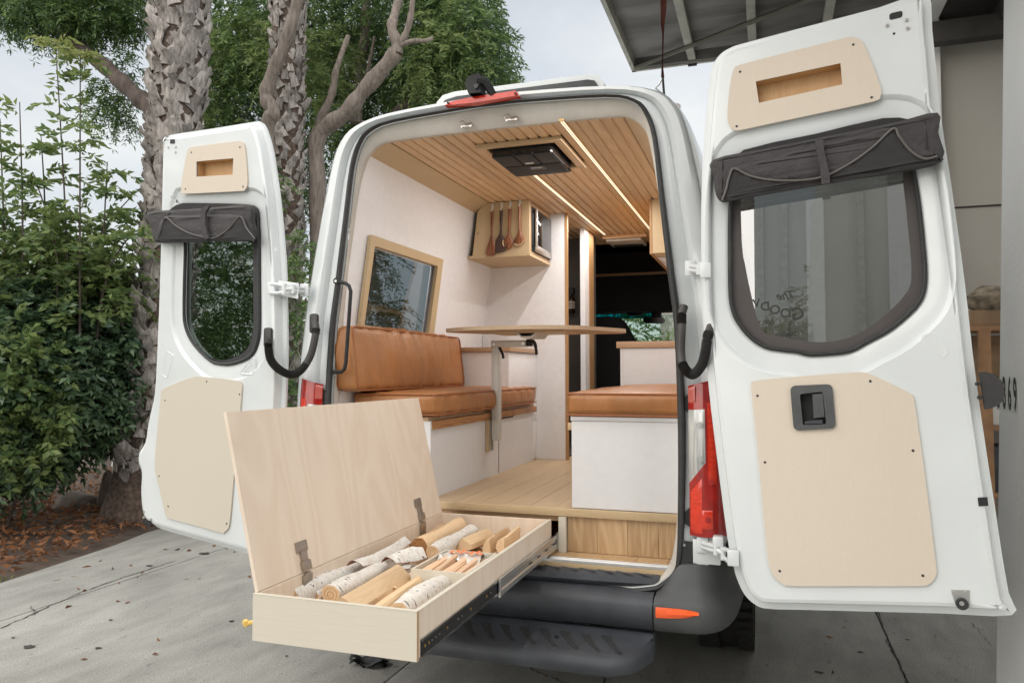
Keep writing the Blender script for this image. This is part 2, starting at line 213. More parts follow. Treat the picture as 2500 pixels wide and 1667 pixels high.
# ------------------------------------------------------------------ object helpers
W = {}
def link(o): C.collection.objects.link(o); return o
def tag(o, label=None, cat=None, group=None, kind=None):
    if label: o['label'] = label
    if cat: o['category'] = cat
    if group: o['group'] = group
    if kind: o['kind'] = kind
    return o
def thing(name, loc, label, cat, group=None):
    o = link(bpy.data.objects.new(name, None)); o.empty_display_size = .1; o.location = loc; W[o.name] = Vector(loc); return tag(o, label, cat, group)
class MB:
    def __init__(s): s.v = []; s.f = []; s.m = []; s.mi = 0
    def add(s, vs, fs):
        k = len(s.v); s.v += [tuple(p) for p in vs]; s.f += [tuple(i+k for i in f) for f in fs]; s.m += [s.mi]*len(fs); return s
    def box(s, x0, x1, y0, y1, z0, z1, T=None, bev=0):
        if bev:
            bm = bmesh.new(); bmesh.ops.create_cube(bm, size=1)
            for v in bm.verts: v.co = Vector(((x0+x1)/2+v.co.x*(x1-x0), (y0+y1)/2+v.co.y*(y1-y0), (z0+z1)/2+v.co.z*(z1-z0)))
            bmesh.ops.bevel(bm, geom=list(bm.edges), offset=bev, segments=2, affect='EDGES', profile=.6)
            bm.verts.index_update(); vs = [v.co.copy() for v in bm.verts]; fs = [[v.index for v in f.verts] for f in bm.faces]; bm.free()
        else:
            vs = [Vector(p) for p in ((x0, y0, z0), (x1, y0, z0), (x1, y1, z0), (x0, y1, z0), (x0, y0, z1), (x1, y0, z1), (x1, y1, z1), (x0, y1, z1))]
            fs = [(0, 3, 2, 1), (4, 5, 6, 7), (0, 1, 5, 4), (1, 2, 6, 5), (2, 3, 7, 6), (3, 0, 4, 7)]
        if T: vs = [T(p) for p in vs]
        return s.add(vs, fs)
    def loft(s, loops, closed=True, cap0=False, cap1=False):
        n = len(loops[0]); vs = [p for lp in loops for p in lp]; fs = []
        for i in range(len(loops)-1):
            for j in range(n if closed else n-1):
                a = i*n+j; b = i*n+(j+1) % n; fs.append((a, b, b+n, a+n))
        if cap0: fs.append(tuple(range(n))[::-1])
        if cap1: fs.append(tuple(range((len(loops)-1)*n, len(loops)*n)))
        return s.add(vs, fs)
    def tube(s, path, r, seg=8, cap=True):
        path = [Vector(p) for p in path]; rs = r if isinstance(r, (list, tuple)) else [r]*len(path); loops = []; pn = None
        for i, p in enumerate(path):
            d = (path[min(i+1, len(path)-1)]-path[max(i-1, 0)]).normalized()
            if pn is None: a = Vector((0, 0, 1)) if abs(d.z) < .9 else Vector((1, 0, 0)); pn = d.cross(a).normalized()
            pn = (pn - d*pn.dot(d)).normalized(); q = d.cross(pn)
            loops.append([p + (pn*math.cos(k*2*math.pi/seg)+q*math.sin(k*2*math.pi/seg))*rs[i] for k in range(seg)])
        return s.loft(loops, True, cap, cap)
    def plate(s, outer, holes, fn, w0, w1):
        """outer/holes: 2D loops, fn(a,b,w)->world"""
        loops = [outer]+holes; tri = geometry.tessellate_polygon([[Vector((p[0], p[1], 0)) for p in lp] for lp in loops]); flat = [p for lp in loops for p in lp]; n = len(flat)
        vs = [fn(p[0], p[1], w0) for p in flat]+[fn(p[0], p[1], w1) for p in flat]; fs = [tuple(t) for t in tri]+[tuple(i+n for i in t[::-1]) for t in tri]; k = 0
        for lp in loops:
            for i in range(len(lp)): a = k+i; b = k+(i+1) % len(lp); fs.append((a, b, b+n, a+n))
            k += len(lp)
        return s.add(vs, fs)
    def build(s, name, mats, parent=None, smooth=35, kind=None, label=None):
        me = bpy.data.meshes.new(name); v = np.array(s.v, float)
        c = np.array([(v[:, 0].min()+v[:, 0].max())/2, (v[:, 1].min()+v[:, 1].max())/2, v[:, 2].min()])
        me.from_pydata([tuple(p) for p in v-c], [], s.f); me.validate()
        if not isinstance(mats, (list, tuple)): mats = [mats]
        for m in mats: me.materials.append(MT[m])
        if len(mats) > 1 and len(me.polygons) == len(s.m): me.polygons.foreach_set('material_index', s.m)
        bm = bmesh.new(); bm.from_mesh(me); bmesh.ops.remove_doubles(bm, verts=bm.verts, dist=1e-5); bmesh.ops.recalc_face_normals(bm, faces=bm.faces); bm.to_mesh(me); bm.free()
        if smooth: me.shade_smooth(); me.set_sharp_from_angle(angle=math.radians(smooth))
        o = link(bpy.data.objects.new(name, me)); place(o, Vector(c), parent)
        if kind: o['kind'] = kind
        if label: o['label'] = label
        return o
def place(o, wl, parent):
    W[o.name] = Vector(wl)
    if parent: o.parent = parent; o.location = Vector(wl)-W[parent.name]
    else: o.location = wl
def npmesh(name, V, Fq, mats, parent=None, kind=None, mi=None, smooth=False):
    V = np.asarray(V, float); c = np.array([V[:, 0].mean(), V[:, 1].mean(), V[:, 2].min()]); me = bpy.data.meshes.new(name)
    nf, k = Fq.shape; me.vertices.add(len(V)); me.vertices.foreach_set('co', (V-c).ravel()); me.loops.add(nf*k); me.loops.foreach_set('vertex_index', Fq.ravel().astype(np.int32))
    me.polygons.add(nf); me.polygons.foreach_set('loop_start', np.arange(0, nf*k, k, dtype=np.int32))
    for m in (mats if isinstance(mats, (list, tuple)) else [mats]): me.materials.append(MT[m])
    if mi is not None: me.polygons.foreach_set('material_index', mi.astype(np.int32))
    me.update(calc_edges=True); me.validate(); 
    o = link(bpy.data.objects.new(name, me)); place(o, Vector(c), parent)
    if kind: o['kind'] = kind
    return o
def copyo(o, wl, parent, rot=None, scale=None):
    c = o.copy(); link(c); place(c, wl, parent)
    if rot: c.rotation_euler = rot
    if scale: c.scale = scale
    return c
def catmull(P, n=4, closed=True):
    P = [Vector(p) for p in P]; out = []; m = len(P)
    for i in range(m if closed else m-1):
        a, b, c, d = (P[(i-1) % m] if closed or i > 0 else P[0]), P[i], P[(i+1) % m], (P[(i+2) % m] if closed or i+2 < m else P[-1])
        for k in range(n):
            t = k/n; out.append(.5*((2*b)+(c-a)*t+(2*a-5*b+4*c-d)*t*t+(3*b-a-3*c+d)*t**3))
    if not closed: out.append(P[-1])
    return out
def rounded(P, r, seg=5):
    P = [Vector(p) for p in P]; out = []; n = len(P)
    for i in range(n):
        a, b, c = P[i-1], P[i], P[(i+1) % n]; rr = r[i] if isinstance(r, (list, tuple)) else r
        u = (a-b); v = (c-b); t = min(rr, u.length*.45, v.length*.45); p = b+u.normalized()*t; q = b+v.normalized()*t
        if t < 1e-5: out.append(b); continue
        for k in range(seg+1): s = k/seg; out.append(p*(1-s)**2+b*2*s*(1-s)+q*s*s)
    return out
def offset(P, d):
    """positive d = outwards (any winding)"""
    P = [Vector((p[0], p[1])) for p in P]; n = len(P); A = sum(P[i].x*P[(i+1) % n].y-P[(i+1) % n].x*P[i].y for i in range(n)); s = 1 if A > 0 else -1; out = []
    for i in range(n):
        u = (P[i]-P[i-1]); v = (P[(i+1) % n]-P[i])
        if u.length < 1e-7: u = v
        if v.length < 1e-7: v = u
        u.normalize(); v.normalize(); n1 = Vector((u.y, -u.x)); n2 = Vector((v.y, -v.x)); b = n1+n2
        if b.length < 1e-6: b = n1
        b.normalize(); k = max(.5, b.dot(n1)); out.append(P[i]+b*(d*s/k))
    return out
XY = lambda a, b, w: Vector((a, b, w))
XZ = lambda y0: (lambda a, b, w: Vector((a, y0+w, b)))
YZ = lambda x0: (lambda a, b, w: Vector((x0+w, a, b)))
def disc(c, nrm, r, h, seg=10):
    c = Vector(c); nrm = Vector(nrm).normalized(); return MB().tube([c, c+nrm*h], r, seg)
def text_mesh(s, size, ext=.0008, shear=0):
    cu = bpy.data.curves.new('t', 'FONT'); cu.body = s; cu.size = size; cu.extrude = ext; cu.align_x = 'CENTER'; cu.align_y = 'CENTER'; cu.shear = shear; cu.resolution_u = 3; cu.offset = size*.018
    o = bpy.data.objects.new('t', cu); link(o); dg = bpy.context.evaluated_depsgraph_get(); me = bpy.data.meshes.new_from_object(o.evaluated_get(dg)); bpy.data.objects.remove(o)
    v = [tuple(x.co) for x in me.vertices]; f = [tuple(p.vertices) for p in me.polygons]; bpy.data.meshes.remove(me); return v, f
# ================================================================== THE VAN
van = thing('camper_van', (0, 2.2, 0), 'white high-roof camper van seen from behind with both rear doors swung open', 'van')
be = lambda z: .03*(z-.7)
HS = [(0, .582), (.32, .584), (.50, .590), (.665, .614), (.71, .634), (.756, .678), (.770, .73), (.776, .87), (.779, 1.25), (.767, 1.63), (.745, 1.83), (.711, 2.15), (.686, 2.39), (.653, 2.50), (.605, 2.557), (.49, 2.590), (.13, 2.610), (0, 2.611)]
HO = [(0, .49), (.32, .49), (.55, .49), (.76, .50), (.80, .53), (.845, .58), (.895, .68), (.955, .87), (.982, 1.25), (.955, 1.63), (.925, 1.87), (.870, 2.19), (.825, 2.42), (.780, 2.535), (.70, 2.602), (.52, 2.645), (.15, 2.668), (0, 2.670)]
HI = [(0, .62), (.32, .62), (.50, .62), (.67, .63), (.71, .65), (.74, .70), (.755, .76), (.77, .90), (.775, 1.25), (.765, 1.63), (.742, 1.90), (.700, 2.20), (.668, 2.39), (.640, 2.460), (.580, 2.509), (.47, 2.522), (.13, 2.526), (0, 2.526)]
def full(H): return H + [(-x, z) for x, z in H[-2:0:-1]]
def loop(H, y, n=3, f=None):
    P = catmull([Vector((x, 0, z)) for x, z in full(H)], n); return [Vector((p.x, y+be(p.z), p.z)) for p in P]
def lerpH(A, B, t, dx=0, dz=0): return [(a[0]*(1-t)+b[0]*t, a[1]*(1-t)+b[1]*t) for a, b in zip(A, B)]
def scaleH(H, sx, sz, cz=1.5): return [(x*sx, cz+(z-cz)*sz) for x, z in H]
m = MB()
LP = [loop(HS, .015), loop(lerpH(HS, HO, .16), .012), loop(lerpH(HS, HO, .42), .026), loop(lerpH(HS, HO, .46), .034), loop(lerpH(HS, HO, .50), .014), loop(lerpH(HS, HO, .60), .000), loop(lerpH(HS, HO, .84), .002), loop(lerpH(HS, HO, .97), .022), loop(HO, .052),
      loop(scaleH(HO, 1.012, 1.004), .11), loop(scaleH(HO, 1.02, 1.008), .21), loop(scaleH(HO, 1.028, 1.012), .45), loop(scaleH(HO, 1.033, 1.016), .8), loop(scaleH(HO, 1.035, 1.018), 1.05), loop(scaleH(HO, 1.035, 1.018), 1.8), loop(scaleH(HO, 1.035, 1.02), 4.2), loop(scaleH(HO, 1.0, .93), 5.2)]
m.loft(LP)
def _cut(f):
    c = sum((Vector(m.v[i]) for i in f), Vector())/len(f); return c.x < -.5 and .30 < c.y < 1.8 and 1.64 < c.z < 2.2
m.f = [f for f in m.f if not _cut(f)]; m.m = m.m[:len(m.f)]
m.build('body', 'paint', van, 40)
m = MB(); m.loft([loop(HS, .02), loop(lerpH(HS, HI, .4), .028), loop(lerpH(HS, HI, .85), .038), loop(HI, .048), loop(scaleH(HI, 1.01, 1.002), .075)]); m.build('aperture_lining', 'trim', van, 40)
m = MB(); sl = []
P0 = loop(HS, .0); P1 = loop(lerpH(HS, HO, .15), .0); 
for k in range(8):
    a = k*math.pi/4; t = .5+.5*math.cos(a)*1.0; d = -.004-.016*math.sin(a)*.9
    sl.append([p.lerp(q, t)+Vector((0, d, 0)) for p, q in zip(P0, P1)])
m.loft(sl+[sl[0]]); m.build('door_seal', 'rubber', van, 60)
# black sill trim outside the seal, low corners
m = MB(); A = loop(lerpH(HS, HO, .16), -.006); B = loop(lerpH(HS, HO, .40), .0); idx = [i for i, p in enumerate(A) if p.z < .84]
hi = [i for i in idx if A[i].x >= -1e-6]; hi.sort(key=lambda i: (A[i].z, A[i].x) if A[i].z < .6 else (A[i].z, 9))
def strip(ids):
    top = [A[i] for i in ids]; bot = [Vector((B[i].x, B[i].y, max(B[i].z, .555) if A[i].z < .62 else B[i].z)) for i in ids]; m.loft([top, bot, [p+Vector((0, .02, 0)) for p in bot]], closed=False)
strip(sorted([i for i in idx if A[i].x >= 0], key=lambda i: i)); strip([i for i in sorted(idx) if A[i].x < 0]); m.build('sill_trim', 'rubber', van)
for px, py in ((1671, 1329), (1616, 1441), (1480, 1449), (1388, 1449)):
    p = aY(px, py, -.012); disc(p, (0, -1, 0), .0055, .006, 10).build('trim_screw', 'chrome', van)
# dark chassis box added to block light, roof closing
m = MB(); m.box(-.9, .9, .12, 4.6, .42, .58); m.build('underbody_light_block', 'black', van)
# bumper
def sweepX(prof, x0, x1, n=2, T=None):
    return [[Vector((x0+(x1-x0)*k/(n-1), y, z)) for y, z in prof] for k in range(n)]
prof = [(.03, .598), (-.02, .598), (-.055, .592), (-.083, .578), (-.094, .560), (-.092, .520), (-.078, .475), (-.05, .462), (.05, .455)]
m = MB(); m.loft(sweepX(prof, -.688, .688, 2), closed=False); m.build('bumper', 'darkpl2', van, 50)
def corner(s):
    path = [(.694, .0), (.76, .0), (.82, .004), (.862, .012), (.900, .034), (.930, .075), (.948, .14), (.962, .28), (.975, .55), (.975, .80)]
    path = [Vector((a, b, 0)) for a, b in path]; ps = catmull(path, 3, False); L_ = []
    for i, p in enumerate(ps):
        d = (ps[min(i+1, len(ps)-1)]-ps[max(i-1, 0)]).normalized(); nv = Vector((d.y, -d.x, 0)); t = i/(len(ps)-1); e = .5-.5*math.cos(min(1, t/.17)*math.pi)
        top = .60 + .115*e; row = []
        for q, (o_, z) in enumerate(((-.01, top), (.020, top-.002), (.032, top-.03*(.4+.6*e)), (.044, .64 if e > .6 else .60+.03*e), (.066, .600), (.088, .580), (.094, .560), (.092, .520), (.080, .478), (.05, .462), (-.03, .455))):
            z = min(z, top-.002*q); o_ *= 1-.62*min(1, max(0, (t-.30)/.25)); row.append(Vector((s*(p.x+nv.x*o_), p.y+nv.y*o_, z)))
        L_.append(row)
    mm = MB(); mm.loft(L_, closed=False); return mm
for s in (1, -1):
    corner(s).build('bumper_corner', 'darkpl', van, 50)
    m = MB(); P = []
    for t in range(13):
        u = t/12; x = .702+.158*u; hh = .019*(1-.75*u**4); y = -.0975+float(np.interp(x, [.76, .82, .862, .900], [0, .004, .012, .034]))
        P.append([Vector((s*x, y, .549+hh*.9+.003*u)), Vector((s*x, y-.006, .545+.002*u)), Vector((s*x, y, .545-hh+.008*u))])
    m.loft(P, closed=False); m.build('reflector', 'orange', van)
# rear step with moulded treads
m = MB(); secs = []
for i, x in enumerate([-.70, -.69, -.66, -.60, -.3, .0, .3, .56, .63, .665, .683, .69]):
    e = max(0, (abs(x)-.56)/.13); fr = -.305+.185*max(0, min(1, e))**2.2; th = .058-.02*e
    secs.append([Vector((x, -.030, .452)), Vector((x, -.075, .456)), Vector((x, -.090, .446)), Vector((x, fr+.06, .430)), Vector((x, fr+.022, .425)), Vector((x, fr+.004, .412)), Vector((x, fr, .395)), Vector((x, fr+.004, .375)), Vector((x, fr+.012, .362)), Vector((x, -.08, .366)), Vector((x, -.030, .38))])
m.loft(secs, True, True, True); step = m.build('rear_step', 'darkpl2', van, 50)
for k in range(14):
    x = -.55+k*.082; m = MB(); a = [Vector((x+.05*t+.03*t*t, -.115-.125*t, .4450-.0129*t)) for t in np.linspace(0, 1, 6)]
    m.loft([[p+Vector((-.020*(1-t*.6), 0, 0)) for p, t in zip(a, np.linspace(0, 1, 6))], [p+Vector((.0, 0, .0012)) for p in a], [p+Vector((.020*(1-t*.6), 0, 0)) for p, t in zip(a, np.linspace(0, 1, 6))]], closed=False); m.build('tread_rib', 'rubber', step)
disc((.335, -.17, .438), (0, 0, 1), .008, .006).build('tread_plug', 'black', step)
for x in (-.45, .45): MB().box(x-.03, x+.03, -.10, .3, .37, .43).build('step_bracket', 'black', van)
# sill cover
m = MB(); S_ = []
for x in np.linspace(-.70, .70, 15):
    e = (abs(x)/.70)**3; S_.append([Vector((x, .050, .648)), Vector((x, .022+.02*e, .648)), Vector((x, -.004+.03*e, .640)), Vector((x, -.010+.03*e, .618)), Vector((x, .0+.03*e, .602)), Vector((x, .05, .600))])
m.loft(S_, True, True, True); sc = m.build('sill_cover', 'darkpl2', van)
for k in range(9):
    x = .0+k*.075; m = MB(); tt = np.linspace(0, 1, 6); a = [Vector((x+.075*t, .045-.032*t**1.5, .6495)) for t in tt]
    m.loft([[p+Vector((-.012*math.sin(t*3.1)-.002, 0, 0)) for p, t in zip(a, tt)], [p+Vector((0, 0, .003)) for p in a], [p+Vector((.012*math.sin(t*3.1)+.002, 0, 0)) for p, t in zip(a, tt)]], closed=False); m.build('tread_rib', 'darkpl', sc)
# tail lights
def lens(s, x0, x1, z0f, z1f, out, n=10, nz=8, rib=0):
    pth = catmull([Vector(p) for p in ((.822, .004, 0), (.85, -.012, 0), (.885, -.018, 0), (.925, -.008, 0), (.958, .03, 0), (.978, .085, 0), (.986, .17, 0))], 8, False)
    pts = [p for p in pth if x0-1e-3 <= p.x <= x1+1e-3]; Ls = []
    for j in range(nz+1):
        t = j/nz; row = []
        for p in pts:
            z = z0f(p.x)+(z1f(p.x)-z0f(p.x))*t; k = 1+.0*(z-1); row.append(Vector((s*(p.x-.012*max(0, z-1.2)), p.y-out+be(z)+(.006 if j in (0, nz) else 0), z)))
        Ls.append(row)
    return MB().loft(Ls, closed=False)
for s in (1, -1):
    lt = lens(s, .822, .99, lambda x: .822+.02*max(0, x-.9), lambda x: 1.397+.25*(x-.83), .012).build('tail_light', 'red', van, 60)
    lens(s, .822, .852, lambda x: 1.325, lambda x: 1.39+.25*(x-.83), .0145).build('frosted_lens', 'pink', lt, 60)
    lens(s, .822, .888, lambda x: 1.005+(x-.822)*1.35, lambda x: 1.318, .0155).build('clear_lens', 'clear', lt, 60)
    lens(s, .826, .872, lambda x: .835, lambda x: .995+(x-.822)*1.35, .0142).build('indicator_lens', 'redl', lt, 60)
    lens(s, .892, .925, lambda x: .99, lambda x: 1.36, .0142).build('brake_lens', 'redl', lt, 60)
    lens(s, .868, .912, lambda x: .85, lambda x: .925, .017).build('fog_lens', 'redl', lt, 60)
    for (x, z, r) in ((.866, 1.245, .012), (.866, 1.115, .013), (.905, 1.03, .010), (.893, .89, .011)):
        disc((s*x, -.036+be(z), z), (0, -1, 0), r, .003, 12).build('bulb_boss', 'clear' if z > 1.1 else 'red', lt)
    for z in (1.325, .885):
        m = MB(); m.plate([(s*.796, z+.014), (s*.796, z-.014), (s*.832, z-.042), (s*.832, z+.052)], [], XZ(-.002+be(z)), 0, .02); m.build('door_catch', 'black', van)
    # hinge mounting pad, hinges
    MB().box(min(s*.832, s*.935), max(s*.832, s*.935), .0, .03, .715, .808, bev=.004).build('hinge_pad', 'paint', van)
# wheels
def wheel(x, y):
    s = 1 if x > 0 else -1; R, wd = .372, .25; m = MB(); pr = [(.19, 0), (.20, .02), (.30, -.002), (.345, .01), (.365, .03), (.37, .06), (.372, .125), (.37, .19), (.365, .22), (.345, .24), (.30, .252), (.2, .23), (.19, .25)]
    m.loft([[Vector((x+s*(wd/2-b), y+r*math.cos(a), R+r*math.sin(a))) for a in np.linspace(0, 2*math.pi, 40, endpoint=False)] for r, b in pr])
    o = m.build('wheel', 'tyre', van, 40)
    m = MB()
    for k in range(44):
        a = k*2*math.pi/44
        for side in (0, 1):
            T = lambda p, a=a: Vector((x+s*(wd/2)-s*p.x, y+math.cos(a)*p.z-math.sin(a)*p.y, R+math.sin(a)*p.z+math.cos(a)*p.y))
            m.box(-.006+side*.17, .07+side*.19, -.014, .014, .335, .386, T=T)
    m.build('tread_block', 'tyre', o, kind='stuff')
    m = MB(); m.loft([[Vector((x+s*(wd/2-b), y+r*math.cos(a), R+r*math.sin(a))) for a in np.linspace(0, 2*math.pi, 28, endpoint=False)] for r, b in ((.2, .02), (.18, .06), (.08, .04), (.03, .03))], True, False, True); m.build('rim', 'rim', o)
for x, y in ((.90, 1.28), (-.90, 1.28), (.90, 4.9), (-.90, 4.9)): wheel(x, y)
# roof accessories
m = MB(); P = [aY(*p, .42) for p in ((1066, 250), (1081, 233), (1110, 224), (1442, 181), (1460, 183), (1476, 204))]
bt = [Vector((p.x, .42, p.z)) for p in P]; L0 = [Vector((-.44, .42, 2.70))]+bt+[Vector((.38, .42, 2.70))]
m.loft([L0, [Vector((p.x, 1.15, p.z+.01)) for p in L0]], True, True, True); ac = m.build('roof_fan_cover', 'paint', van, 30)
m = MB(); q = [Vector((p.x*.95+.0, .412, 2.735+(p.z-2.70)*.5)) for p in L0]; q = [Vector((p.x, .412, max(2.70, p.z-.028))) for p in [Vector((L0[0].x+.03, 0, L0[0].z))]+[Vector((b.x*.96, 0, b.z)) for b in bt]+[Vector((L0[-1].x-.02, 0, L0[-1].z))]]
m.loft([q, [p+Vector((0, .006, 0)) for p in q]], True, True, True); m.build('fan_cover_recess', 'darkpl', ac)
bp_ = [aY(*p, .012) for p in ((1086.6, 259.5), (1100, 251), (1150, 240), (1262, 223.5), (1268, 235), (1160, 253))]
m = MB(); m.loft([[p+Vector((0, .03, 0)) for p in bp_], bp_, [Vector((p.x*.985, p.y-.012, p.z*.999+.002)) for p in bp_]], True, False, True); bl = m.build('brake_light', 'redl', van)
for px, py in ((1094, 252), (1258, 229)): p = aY(px, py, -.005); disc(p, (0, -1, 0), .005, .004).build('lens_screw', 'screw', bl)
# reversing camera: an arched bracket
m = MB(); A = [aY(*p, .0) for p in ((1151, 236), (1143, 215), (1144, 203), (1152, 194), (1166, 188))]; B = [aY(*p, .0) for p in ((1180, 232), (1178, 222), (1176, 221), (1176, 213), (1178, 186))]
def tilt(P, dy): return [p+Vector((0, dy, 0)) for p in P]
m.loft([tilt(A, -.035), tilt(B, -.03), tilt(B, .05), tilt(A, .05)][0:4]+[tilt(A, -.035)], False); m.build('reversing_camera', 'black', van)
m = MB(); m.tube([aY(1166, 196, -.02), aY(1184, 200, -.01), aY(1198, 222, .005), aY(1204, 232, .01)], [.022, .021, .018, .016], 8); m.build('camera_arm', 'black', van)
disc(aY(1163, 211, -.036), (0, -1, -.1), .010, .006).build('camera_lens', 'blackgloss', van)
# latch strikers in the header
for px, py in ((1138, 305), (1248, 289)):
    c = aY(px, py, .075); m = MB(); m.box(c.x-.022, c.x+.034, c.y-.006, c.y+.002, c.z-.012, c.z-.003, bev=.002)
    m.tube([c+Vector((-.024, -.004, -.012)), c+Vector((-.030, -.008, .010)), c+Vector((-.012, -.01, .017)), c+Vector((.004, -.008, .002))], .003, 6); m.tube([c+Vector((.0, -.006, -.004)), c+Vector((.026, -.01, .003)), c+Vector((.036, -.006, -.006))], .0035, 6)
    st = m.build('latch_striker', 'nickel', van)
    for dx in (-.018, -.022+.046): disc(c+Vector((dx, -.007, -.011)), (0, -1, 0), .004, .003, 8).build('striker_bolt', 'alu', st)
# ------------------------------------------------------------------ rear doors
def door_frame(O, yw, rise, lean, s):
    U = Vector((s*math.cos(yw), math.sin(yw), rise)).normalized(); n = U.cross(Vector((0, 0, 1))).normalized(); V0 = n.cross(U); V0 = V0 if V0.z > 0 else -V0; n = n if n.y < 0 else -n
    V = (V0*math.cos(lean)-n*math.sin(lean)).normalized(); Nn = U.cross(V).normalized(); Nn = Nn if Nn.y < 0 else -Nn; return Vector(O), U, V, Nn
class Door:
    def __init__(s, fr): s.O, s.U, s.V, s.N = fr
    def uv(s, px, py, w=0):
        d = ray(px, py); P0 = s.O+s.N*w; t = (P0-CAM).dot(s.N)/d.dot(s.N); P = CAM+d*t-P0; return (-P.dot(s.U), P.dot(s.V))
    def P(s, a, v, w=0): return s.O-s.U*a+s.V*v+s.N*w
    def L(s, pts, w=0, n=0):
        q = [s.uv(x, y, w) for x, y in pts]; return [tuple(p)[:2] for p in catmull([Vector((a, b, 0)) for a, b in q], n)] if n else q
    def dot(s, px, py, w, r, h, seg=10): a, v = s.uv(px, py, w); return disc(s.P(a, v, w), s.N, r, h, seg)
def make_door(D, outline, win, glass_in, glassmat_, mirror=False, cuts=()):
    out = D.L(outline, 0, 3); wn = D.L(win, 0, 3); m = MB(); fn = D.P
    W0 = wn; m.plate(out, [W0], fn, -.058, -.046)
    e1 = offset(out, -.028); e2 = offset(out, -.030); e3 = offset(out, -.040); e4 = offset(out, -.046)
    h4 = offset(wn, .085); h3 = offset(wn, .070); h2 = offset(wn, .018); h1 = offset(wn, .004)
    pl = lambda lp, w: [fn(p[0], p[1], w) for p in lp]
    m.loft([pl(offset(out, -.006), -.045), pl(e1, -.044), pl(e1, -.046), pl(e2, -.012), pl(offset(out, -.034), -.004), pl(e4, 0)])
    m.plate(e4, [h4]+[offset(c_, .002) for c_ in cuts], fn, -.001, 0)
    m.loft([pl(h4, 0), pl(offset(wn, .080), -.003), pl(h3, -.013), pl(offset(wn, .062), -.0145), pl(h2, -.0145), pl(h1, -.020), pl(wn, -.034), pl(wn, -.05)])
    d = m.build('rear_door', 'paint', van, 28)
    # seal bead and fabric / black surround, glass
    m = MB(); lp = offset(wn, -.004); m.tube([fn(p[0], p[1], -.014) for p in lp]+[fn(lp[0][0], lp[0][1], -.014)], .0085, 6, False); m.build('window_seal', 'rubber', d, 60)
    gi = D.L(glass_in, -.03, 2)
    m = MB(); m.plate(offset(wn, -.006), [gi], fn, -.032, -.028); m.build('window_surround', 'taupe' if not mirror else 'rubber', d)
    m = MB(); m.plate(wn, [], fn, -.0385, -.0345); m.build('window_glass', glassmat_, d, 0)
    return d
def panel(D, d, pts, screws, matn, hole=None, r=0, hcut=()):
    lo = D.L(pts, 0, 2); m = MB(); hs = [D.L(hole, .008)] if hole else []; hs += list(hcut)
    m.plate(lo, hs, D.P, .0005, .0085); pn = m.build('plywood_panel', matn, d)
    for x, y in screws: D.dot(x, y, .0085, .0045, .001).build('panel_screw', 'screw', pn)
    if hole:
        h = hs[0]; m = MB(); q = [D.P(a, v, .0083) for a, v in h]; b = [D.P(a, v, -.040) for a, v in h]; m.loft([q, b], True, False, True); m.build('niche', 'niche', pn, 0)
    return pn
def cs(ox, oy, sc, pts): return [(ox+x/sc, oy+y/sc) for x, y in pts]
DR = Door(door_frame(aZ(2478, 1510, .68), -.079, .0965, .03, 1))
oR = [(2264, -30), (2280, 60), (2298, 250), (2303, 285), (2335, 497), (2362, 695), (2380, 857), (2403, 1027), (2436, 1243), (2455, 1370), (2470, 1455), (2478, 1510), (2300, 1505.5), (2100, 1500), (1950, 1496), (1873, 1493.4), (1843, 1484.6), (1814, 1458), (1795, 1418), (1787, 1389), (1772, 1320), (1744, 1103), (1726, 950), (1712, 778), (1708, 676), (1707, 497), (1714, 330), (1728, 184), (1737, 146), (1755, 120), (1781, 104), (1811, 94), (1950, 56.5), (2148, 3.8)]
wR = [(1790, 405), (1800, 380), (1822, 366), (1900, 347), (1994, 328), (2109, 298.5), (2167, 289.7), (2208, 298), (2222, 330), (2234, 417), (2247, 497), (2258, 600), (2262.6, 669), (2257, 716), (2235.5, 752.4), (2177.6, 803), (2120, 835), (2076, 858), (2024, 865), (1975, 867), (1946, 860), (1910, 856), (1867, 848), (1830.7, 824.7), (1805.4, 795.8), (1789, 766.8), (1780, 723.5), (1778, 640), (1778, 550), (1781, 480)]
gR = [(1808, 440), (1815, 400), (1900, 372), (2100, 330), (2185, 325), (2205, 440), (2222, 600), (2226, 668), (2217, 710), (2166, 765), (2101, 812), (2042, 832), (1972, 834), (1890, 818), (1860, 806), (1838, 740), (1819, 650), (1810, 590)]
nR = DR.L(cs(1650, 0, 2.613, [(510, 522), (1050, 405), (1062, 540), (530, 658)]), .008)
hR = [(p.x, p.y) for p in rounded([Vector((*DR.uv(x, y, .01), 0)) for x, y in cs(1550, 900, 2.044, [(823, 126), (938, 114), (955, 276), (838, 280)])], .008)]
dR = make_door(DR, oR, wR, gR, 'glass', cuts=[nR, hR])
panel(DR, dR, [(1776.3, 283), (1781, 225), (1787.8, 185), (1794, 169), (1808, 160.5), (1930, 129), (2060, 96.5), (2083, 94), (2100, 100), (2111, 116), (2130, 160), (2149, 212), (2152, 226), (2148, 240), (2134, 250), (2000, 279), (1870, 306.5), (1803, 320.7), (1789, 317), (1779, 304)], cs(1650, 0, 2.613, [(410, 460), (1132, 287), (1249, 623), (388, 807)]), 'plyd', cs(1650, 0, 2.613, [(510, 522), (1050, 405), (1062, 540), (530, 658)]))
lpR = [(1834, 945), (1837, 934), (1846, 928.5), (1960, 918), (2080, 909), (2105, 908.5), (2126, 914), (2170, 934), (2212, 955), (2226, 966), (2232.5, 983), (2258, 1160), (2284, 1372), (2286, 1394), (2280, 1412), (2268, 1423), (2245, 1428.4), (2100, 1428.4), (1935, 1428.4), (1910, 1422), (1890, 1405), (1879, 1380), (1870, 1316), (1858, 1180), (1846, 1060)]
